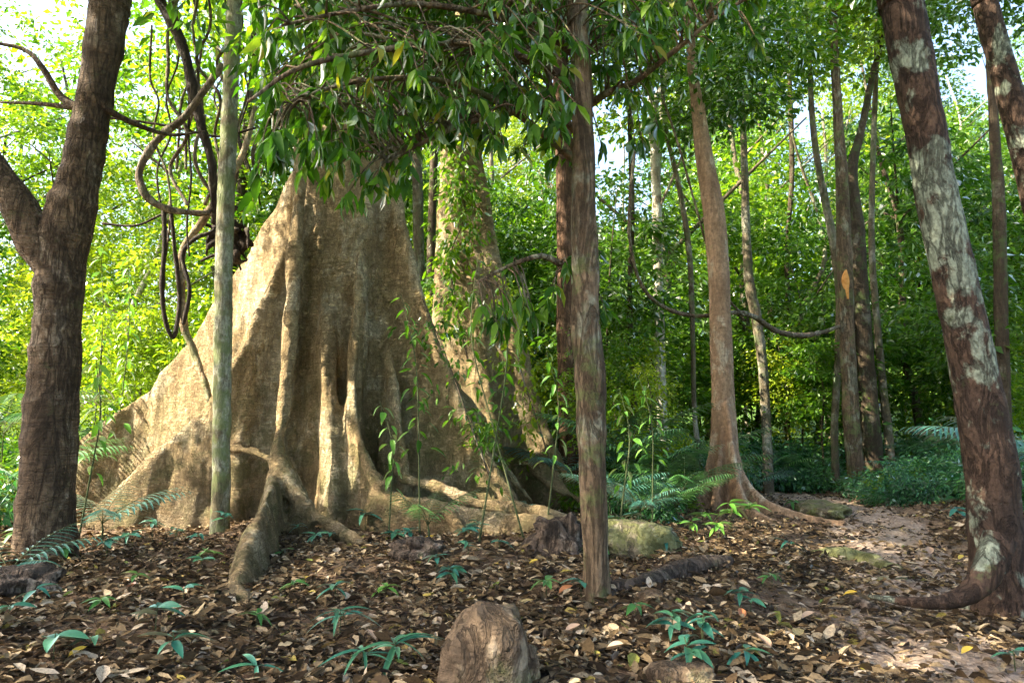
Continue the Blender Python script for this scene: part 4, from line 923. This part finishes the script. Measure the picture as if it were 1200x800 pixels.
def palm(base, label, fr, kind='palm', d=None, stem=0.0, n=15, obj_leaf=True, name='palm', lw=.26):
    b = Vector(gr(*base)) if d is None else Vector((at(base[0], 500, d)[0], d, 0)); b.z = float(terrain(b.x, b.y))
    root = empty(name, b, 0, label, 'palm')
    c = b + Vector((0, 0, stem))
    if stem:
        mb = MB(); mb.add(*tube([b - Vector((0, 0, .05)), b + Vector((.02, 0, stem * .5)), c], [.02, .016, .01], 7, .1, .05)); link('stem', mb.mesh('stem', M['stem'], True, b), root)
    for az, L, el, sag in fr: frond(root, c, R(az), L, R(el), sag, kind, n, lw, obj_leaf)
    return root
palm((501, 640), 'small feathery palm seedling standing upright before the long surface root', [(10, .75, 62, .25), (160, .7, 65, .25), (80, .6, 70, .2), (-100, .6, 60, .3)], stem=.28, n=16, lw=.34)
palm((118, 634), 'teal feather palm spreading at the foot of the left buttresses', [(5, 1.25, 38, .25), (40, 1.1, 48, .3), (150, 1.0, 45, .3), (-60, 1.0, 35, .3), (95, 1.0, 60, .3)], 'palmt', stem=.25, n=14)
palm((10, 672), 'feather palm sprouting at the left edge beside the forked trunk', [(15, 1.0, 45, .35), (70, .9, 55, .3), (150, 1.0, 45, .3), (-30, .9, 30, .3), (-90, .8, 35, .3)], 'palmt', n=13)
palm((30, 590), 'palm with long green fronds behind the forked trunk', [(10, 2.0, 50, .4), (50, 1.9, 60, .4), (110, 1.8, 60, .4), (170, 2, 45, .4), (-40, 1.7, 40, .4), (-100, 1.6, 45, .4)], d=13, stem=.6, n=20)
palm((5, 560), 'tall palm arching into view at the far left edge', [(0, 2.4, 50, .4), (60, 2.2, 65, .4), (120, 2.2, 60, .4), (-30, 2.2, 40, .5), (-90, 2.2, 50, .4)], d=15.5, stem=1.6, n=20, obj_leaf=False)
palm((800, 615), 'feathery palm with arching bright fronds left of the splayed tree foot', [(20, 1.6, 55, .45), (75, 1.5, 68, .4), (140, 1.5, 55, .45), (185, 1.5, 42, .4), (-50, 1.2, 50, .4), (-110, 1.2, 50, .4)], d=13.2, stem=.4, n=20)
palm((735, 600), 'young palm with upright yellow green fronds right of the slim tree', [(15, 2.2, 65, .3), (60, 2.1, 72, .3), (130, 2.0, 70, .3), (190, 2.1, 60, .35), (-60, 1.8, 55, .4)], d=14.5, stem=.9, n=22, obj_leaf=False)
palm((660, 600), 'pale fronded palm between the two trunks beyond the right buttress', [(10, 1.8, 50, .4), (70, 1.6, 60, .4), (150, 1.8, 50, .4), (-40, 1.5, 45, .4), (-120, 1.5, 45, .4)], 'palmt', d=15.6, stem=.7, n=20, obj_leaf=False)
palm((1225, 600), 'palm arching in from the right edge behind the lichen tree', [(150, 2.0, 50, .45), (190, 2.2, 45, .45), (110, 1.8, 60, .4), (230, 1.8, 40, .45), (20, 1.8, 50, .4)], 'palmt', d=10.5, stem=1.1, n=20)
palm((880, 575), 'low palm in the dark undergrowth right of the splayed tree', [(10, 1.4, 45, .4), (80, 1.3, 55, .4), (150, 1.4, 45, .4), (-50, 1.2, 45, .4), (-120, 1.2, 45, .4)], 'palmt', d=20.5, stem=.3, n=16, obj_leaf=False)
palm((1075, 575), 'low palm in the dark undergrowth left of the lichen tree', [(20, 1.4, 45, .4), (90, 1.3, 55, .4), (160, 1.4, 45, .4), (-50, 1.2, 45, .4), (-120, 1.2, 45, .4)], 'palmt', d=19, stem=.4, n=16, obj_leaf=False)

pl = random.Random(21)
for px, d, k, L in ((640, 17.2, 'palm', 1.3), (712, 12.6, 'palmt', 1.1), (772, 14.8, 'palm', 1.6), (790, 12.2, 'palm', 1.0), (748, 11.6, 'palmt', .8), (820, 17.5, 'palm', 1.8), (690, 17.5, 'palm', 2.2), (905, 22, 'palm', 1.6), (1120, 20, 'palm', 1.6), (600, 12.2, 'palmt', .55), (1010, 23, 'palmt', 1.5)):
    q = palm((px, 600), 'x', [(i * 360 / 7 + pl.uniform(-20, 20), L * pl.uniform(.8, 1.15), pl.uniform(40, 70), pl.uniform(.3, .45)) for i in range(7)], k, d=d, stem=L * .3, n=18, obj_leaf=False)
    place('palm', q, q.location, 'small green feather palm' if k == 'palm' else 'small bluish feather palm'); q['group'] = 'little feather palms of the understorey'
for i in range(22):
    px = 590 + (i * 37.7) % 260; d = 12.6 + (i * 1.7) % 6 + (4.5 if px < 690 else 0)
    shrub(px, d, (2, 1, 2, 0, 3)[i % 5], pl.uniform(.35, .6))
# ------------------------------------------------------------------ seedlings on the forest floor
def seedling(px, py, label, n=6, L=.18, h=.14, kind='seed', spread=.08, name='seedling'):
    L *= 1.15; h = h * 1.25 + .04
    b = Vector(gr(px, py)); root = empty(name, b, 0, label, 'seedling')
    s_ = max(1, n // 5); mb = MB(); tips = []
    for k in range(s_):
        a = zr.uniform(0, 6.28); e = b + Vector((math.cos(a) * spread * (k > 0), math.sin(a) * spread * (k > 0), h * zr.uniform(.75, 1.2))); tips.append(e)
        mb.add(*tube([b - Vector((0, 0, .03)), b.lerp(e, .5) + Vector((zr.uniform(-.01, .01), 0, 0)), e], [.005, .004, .003], 5, .05, 0))
    link('stem', mb.mesh('stem', M['stem'], True, b), root)
    a0 = zr.uniform(0, 6.28)
    for i in range(n):
        e = tips[i % s_]; a = a0 + i * 2.4 + zr.uniform(-.3, .3)
        d_ = Vector((math.cos(a), math.sin(a), zr.uniform(-.25, .45)))
        link('leaf', zr.choice(LV[kind]), root, mw=frame_mat(b.lerp(e, zr.uniform(.7, 1)) - b, d_, (0, 0, 1), L * zr.uniform(.75, 1.2), zr.uniform(-.35, .35)))
for s in ((62, 776, 'teal seedling with two broad leaves near the bottom left corner', 4, .20, .12), (10, 735, 'bluish seedling cut by the left edge of the picture', 4, .17, .12),
          (182, 748, 'bluish teal seedling with upright leaves in the lower left litter', 6, .17, .16), (200, 785, 'seedling with drooping dark leaves below the bluish one', 5, .17, .12),
          (214, 708, 'small pale seedling lying flat in the litter left of the slab root', 3, .16, .06), (106, 765, 'small seedling with a dark rounded leaf at lower left', 3, .14, .06),
          (236, 675, 'dark seedling between the pole tree and the slab root', 6, .14, .12), (40, 715, 'seedling under the forked tree in the shade', 4, .15, .10),
          (262, 625, 'bright leaved seedling at the foot of the pole tree', 7, .19, .18), (150, 645, 'low seedling clump at the foot of the left buttress', 9, .17, .15), (178, 636, 'teal seedling right against the left buttress', 8, .16, .2),
          (205, 640, 'seedling tuft between left buttress and pole tree', 8, .15, .14), (124, 655, 'teal seedling near the palm at the left buttress', 7, .16, .14), (232, 640, 'tiny seedling left of the pole tree', 5, .14, .1),
          (370, 640, 'turquoise seedling in the hollow right of the slab root', 8, .16, .12), (385, 636, 'turquoise seedling behind the curling root', 5, .14, .12), (392, 704, 'bright teal seedling in the litter right of the slab root', 5, .17, .12), (402, 735, 'teal seedling above the bladed clump', 4, .16, .07),
          (428, 622, 'seedling with broad pale leaves beside the front buttress', 5, .24, .2), (462, 634, 'low seedling before the surface root', 8, .18, .12), (480, 640, 'low seedling left of the feathery palm seedling', 7, .16, .12),
          (545, 640, 'greyish seedling patch in front of the surface root', 9, .17, .16), (560, 632, 'seedling with folded leaves leaning on the surface root', 7, .17, .16), (585, 645, 'seedling with two pale folded leaves in front of the surface root', 3, .17, .06),
          (530, 690, 'dark teal bushy seedling left of the brown stone', 13, .16, .18), (512, 672, 'small teal seedling behind the dark bushy one', 6, .14, .12), (548, 655, 'thin seedling behind the brown stone', 5, .14, .1),
          (660, 655, 'teal seedling in the dark hollow under the root end', 6, .15, .14), (682, 700, 'pale seedling at the foot of the slim tree', 6, .15, .10), (764, 612, 'seedling with light leaves behind the root end', 8, .2, .22),
          (742, 622, 'leafy seedling right of the slim tree by the root end', 8, .2, .2), (778, 650, 'drooping seedling beside the mossy root end', 5, .2, .14),
          (790, 762, 'teal seedling clump at bottom centre right', 12, .15, .18), (826, 770, 'dark seedling clump right of the teal clump', 10, .14, .16), (812, 792, 'dark bushy seedling at the bottom edge', 10, .15, .14), (874, 785, 'bluish seedling right of the dark clumps', 6, .14, .1),
          (868, 716, 'dark seedling in the litter left of the path', 8, .14, .14), (880, 722, 'small seedling next to the dark one by the path', 5, .12, .1), (925, 650, 'low dark seedling between the splayed tree and the flat root', 7, .16, .1),
          (1122, 608, 'teal seedling across the path near the lichen tree', 6, .22, .16), (1080, 590, 'small seedling on the far side of the path', 6, .2, .16), (1190, 790, 'seedling at the lower right corner', 4, .15, .08)):
    seedling(*s)
for s in ((824, 620, 'bright green broad leaved seedling before the splayed tree', 9, .26, .26), (856, 622, 'tallest bright green seedling before the splayed tree', 11, .28, .32), (880, 618, 'bright green seedling touching the splayed root', 9, .24, .26), (842, 634, 'lower bright green seedling in front of its taller neighbours', 9, .2, .16), (812, 632, 'bright green seedling at the left end of the bright clump', 7, .2, .2), (240, 655, 'yellow green seedling flat on the litter by the pole tree', 5, .2, .06), (452, 700, 'fresh green seedling left of the brown stone', 5, .13, .07)):
    seedling(*s, kind='seedg')
for s in ((330, 655, 'pair of small green leaves in the hollow behind the slab root', 4, .13, .08), (300, 742, 'green seedling just in front of the slab root tip', 6, .12, .1), (160, 690, 'small green seedling in the litter between palm and forked tree', 5, .13, .1), (118, 720, 'low green seedling in the lower left litter', 6, .12, .08),
          (345, 700, 'green seedling in the litter just right of the slab root', 6, .12, .1), (640, 700, 'green seedling left of the slim tree foot', 7, .13, .1), (745, 730, 'small green seedling in the litter right of the slim tree', 5, .12, .08), (905, 690, 'green seedling at the edge of the path', 6, .12, .1),
          (700, 655, 'broad green seedling behind the slim tree foot', 8, .2, .16), (725, 628, 'leafy green seedling beyond the mossy root end', 9, .24, .22), (745, 612, 'tall green seedling beyond the mossy root end', 10, .26, .3), (930, 600, 'green seedling between the splayed root and the mossy stone', 8, .2, .16),
          (70, 660, 'green seedling at the right foot of the forked tree', 8, .2, .16), (20, 640, 'green seedling at the left foot of the forked tree', 8, .2, .2)):
    seedling(*s, kind='seedm')
for s in ((462, 782, 'largest clump of long teal blades at the bottom left of the stone', 9, .26, .10), (425, 792, 'clump of long teal blades nearest the bottom edge at left', 7, .22, .08), (398, 745, 'long bladed teal plant above the big bladed clump', 6, .28, .10), (300, 800, 'bladed plant just peeping over the bottom edge', 4, .2, .04), (350, 630, 'little bladed plant under the horizontal root', 5, .18, .14)):
    seedling(*s, kind='blade')

# ------------------------------------------------------------------ stones, logs, dead wood
def boulder(px, py, sx, sy, sz, mat, label, seed=0, amp=.25, sink=.25, cat='stone', name='stone', d=None, taper=0.0, tilt=0.0):
    b = Vector(gr(px, py)); 
    nu, nv = 40, 26; V = []
    for j in range(nv + 1):
        ph = math.pi * j / nv
        for i in range(nu):
            th = 2 * math.pi * i / nu
            p = Vector((math.sin(ph) * math.cos(th), math.sin(ph) * math.sin(th), math.cos(ph)))
            q = Vector([math.copysign(abs(c_) ** .8, c_) for c_ in p])
            f = 1 + amp * (mnoise.noise(p * 1.3 + Vector((seed, 0, 0))) + .5 * mnoise.noise(p * 3.1 + Vector((0, seed, 0))) + .22 * mnoise.noise(p * 8) - .25 * abs(mnoise.noise(Vector((p.x * 4, p.y * 4, seed)))))
            tp = 1 - taper * (p.z * .5 + .5)
            V.append((q.x * f * sx * tp + tilt * q.z * sz, q.y * f * sy * tp, (q.z * f + 1 - sink * 2) * sz * .5))
    Q = [(j * nu + i, (j + 1) * nu + i, (j + 1) * nu + (i + 1) % nu, j * nu + (i + 1) % nu) for j in range(nv) for i in range(nu)]
    return tag(link(name, mk_mesh(name, V, np.array(Q), M[mat]), loc=b), label, cat)
boulder(570, 804, .31, .27, .56, 'stone', 'upright brown weathered stone at the bottom centre', 17, .20, .14, taper=.34, tilt=.05)
boulder(543, 800, .13, .14, .30, 'stone', 'low brown lump leaning on the left of the upright stone', 8, .3, .2)
boulder(607, 801, .12, .14, .30, 'stone', 'brown lump half buried at the right foot of the upright stone', 9, .3, .2)
boulder(962, 602, .50, .8, .36, 'mossstone', 'mossy rounded stone at the left side of the path', 4, .25, .3)
boulder(652, 655, .34, .3, .62, 'deadwood', 'dark rotten stump with leaves on it at the end of the surface root', 5, .5, .2, 'stump', 'stump')
boulder(745, 646, .55, .4, .50, 'mossstone', 'mossy rounded root end right of the slim tree', 6, .25, .25)
boulder(765, 705, .12, .1, .12, 'stone', 'small stone in the litter right of the slim tree', 7)
boulder(798, 800, .22, .18, .16, 'stone', 'grey stone cut by the bottom edge right of centre', 12)
boulder(490, 655, .30, .26, .30, 'deadwood', 'dark rotten wood lump behind the teal bushy seedling', 14, .5, .2, 'dead wood', 'dead_wood')
boulder(22, 700, .35, .3, .35, 'deadwood', 'dark rotten wood mound under the forked tree', 15, .5, .2, 'dead wood', 'dead_wood')
def ground_limb(name, label, pix, rad, mat, cat, lift=.0, segs=12, amp=.25, ns=5.0):
    P = [];
    for (px, py), r_ in zip(pix, rad):
        g = gr(px, py); P.append((g[0], g[1], g[2] + r_ * lift))
    b = P[0]; mb = MB(); mb.add(*tube(P, rad, segs, .06, amp, ns, seed=len(label)))
    return tag(link(name, mb.mesh(name, M[mat], True, b), loc=b), label, cat)
ground_limb('log', 'dark fallen log lying right of the slim tree', [(715, 695), (750, 690), (785, 680), (820, 671), (856, 664)], [.06, .08, .10, .11, .08], 'deadwood', 'log', .5, 14)
ground_limb('surface_root', 'mossy flat root crossing the left side of the path', [(950, 650), (985, 655), (1020, 663), (1050, 672), (1080, 680)], [.07, .16, .16, .10, .04], 'mossstone', 'root', .05, 12)
ground_limb('surface_root', 'thin straight root lying across the path', [(1000, 684), (1030, 682), (1062, 681)], [.03, .04, .03], 'root', 'root', .5)
ground_limb('log', 'short rotten log piece beside the yellow leaf on the path edge', [(995, 707), (1012, 715), (1030, 722)], [.07, .08, .06], 'deadwood', 'log', .3)
ground_limb('log', 'reddish bark slab at the bottom edge left of centre', [(284, 806), (305, 798), (324, 793)], [.05, .06, .04], 'red', 'log', .3)
ground_limb('stick', 'pale stick lying in the litter below the slab root', [(268, 771), (300, 768), (336, 763)], [.012, .014, .010], 'deadwood', 'stick', 1.0, 7, .1)
ground_limb('stick', 'thin curved twig arching right of the upright stone', [(606, 782), (630, 780), (655, 785), (672, 798)], [.006, .007, .006, .004], 'root', 'stick', 4, 6, .1)
ground_limb('stick', 'short stick on the far part of the path', [(1012, 617), (1028, 619)], [.05, .05], 'deadwood', 'stick', .6, 8)
sr = random.Random(3)
for i in range(26):
    px, py = sr.uniform(20, 1180), sr.uniform(640, 795); dx = sr.uniform(-38, 38); dy = sr.uniform(-6, 6)
    ground_limb('twig', 'thin dead twig lying among the fallen leaves', [(px, py), (px + dx * .5, py + dy * .5 + sr.uniform(-2, 2)), (px + dx, py + dy)], [.007, .006, .003], sr.choice(['deadwood', 'root']), 'twig', 3.0, 6, .1)['group'] = 'dead twigs strewn on the forest floor'

# ------------------------------------------------------------------ leaf litter
def litter(n, dmin, dmax, tv, tf, smin, smax, lift, pathcut=.28, spread=.93, thin=None):
    d = rng.uniform(dmin, dmax, n); x = rng.uniform(-spread, spread, n) * d
    keep = np.ones(n, bool)
    pd = np.abs(x - path_x(d)); keep &= ~((pd < .8 + .2 * np.sin(d * 2.1)) & (rng.uniform(0, 1, n) < pathcut))
    keep &= ~((np.hypot(x - GO[0], d - GO[1]) < 1.7))
    patch = np.sin(x * 1.9 + np.sin(d * 1.4) * 1.5) * np.sin(d * 2.3 + np.cos(x * 1.1) * 1.7)
    keep &= rng.uniform(0, 1, n) < .68 + .5 * patch
    x, d = x[keep], d[keep]; n = len(x)
    z = terrain(x, d) + .02 * np.sin(x * 11.3) * np.cos(d * 9.7) + .006 + rng.uniform(0, 1, n) ** 2 * lift
    # little heaps
    z += lift * .6 * np.clip(np.sin(x * 4.1 + 1.3 * np.sin(d * 3.3)) * np.sin(d * 4.7), 0, 1) * rng.uniform(0, 1, n)
    a = rng.uniform(0, 2 * np.pi, n); tilt = rng.normal(0, .22, n)
    D = np.column_stack([np.cos(a), np.sin(a), tilt]); N = rng.normal(size=(n, 3)) * .38 + np.array([0, 0, 1.])
    L = rng.uniform(smin, smax, n) * rng.choice([.7, 1, 1, 1.3], n)
    return leaf_field(np.column_stack([x, d, z]), D, N, L, L * rng.uniform(.32, .6, n), tv, tf, rng.uniform(-.35, .5, n), rng.uniform(-.1, .5, n))
MBL = MB()
V, Fc = litter(62000, 3.6, 9.5, T8V, T8F, .05, .125, .06); MBL.add(V, T=Fc)
V, Fc = litter(2600, 3.7, 11, T8V, T8F, .12, .18, .075); MBL.add(V, T=Fc)
V, Fc = litter(70000, 9.5, 24, T2V, T2F, .06, .14, .05); MBL.add(V, T=Fc)
tag(link('leaf_litter', MBL.mesh('leaf_litter', M['litter'], True)), None, None, None, 'stuff')
def fallen(px, py, L, mat, label, az=0.0, w=.5, curl=.3):
    b = Vector(gr(px, py)) + Vector((0, 0, .06))
    me_ = leaf_mesh('fallen_leaf', M[mat], -curl, w, .5, .2)
    o = link('fallen_leaf', me_, loc=b, rot=(.15, -.12, az), scale=L * .72); return tag(o, label, 'leaf')
for a in ((988, 706, .20, 'yleaf', 'bright yellow curled leaf beside the rotten log piece on the path', -.6), (780, 752, .20, 'fresh', 'large pinkish tan leaf right of the upright stone', .3), (904, 772, .22, 'fresh', 'big tan leaf in the litter left of the path', 2.0),
          (662, 752, .17, 'fresh', 'pinkish fallen leaf nearest the right of the upright stone', .2), (710, 775, .19, 'fresh', 'pale leaf with curled rim at bottom right of the stone', -.5), (1128, 779, .15, 'yleaf', 'yellowish leaf near the bottom right of the path', .2),
          (78, 783, .16, 'yleaf', 'yellow green leaf on the ground at the bottom left', .8), (495, 640, .24, 'yleaf', 'ochre leaf at the foot of the feathery palm seedling', .2), (148, 698, .2, 'rleaf', 'reddish leaf in the shade right of the forked tree', -.5),
          (210, 760, .16, 'fresh', 'pale tan leaf among the lower left litter', .1), (655, 705, .2, 'rleaf', 'rusty brown leaf just left of the slim tree', .4), (1090, 655, .26, 'fresh', 'pale leaf on the middle of the path', 1.0),
          (620, 668, .14, 'yleaf', 'small yellow leaf behind the upright stone', 0), (1124, 661, .16, 'yleaf', 'small yellow leaf close to the lichen tree', .5), (580, 770, .13, 'seedg', 'fresh green leaf lying on the upright stone foot', .9),
          (440, 760, .18, 'fresh', 'tan leaf above the bladed clump', 2.4), (870, 735, .19, 'rleaf', 'rusty leaf below the dark seedling by the path', 1.3), (940, 735, .18, 'fresh', 'broad tan leaf at the bottom of the path edge', .2)):
    fallen(*a)
settle_labels()
for o in list(bpy.data.objects):
    if '_top' in o: del o['_top']
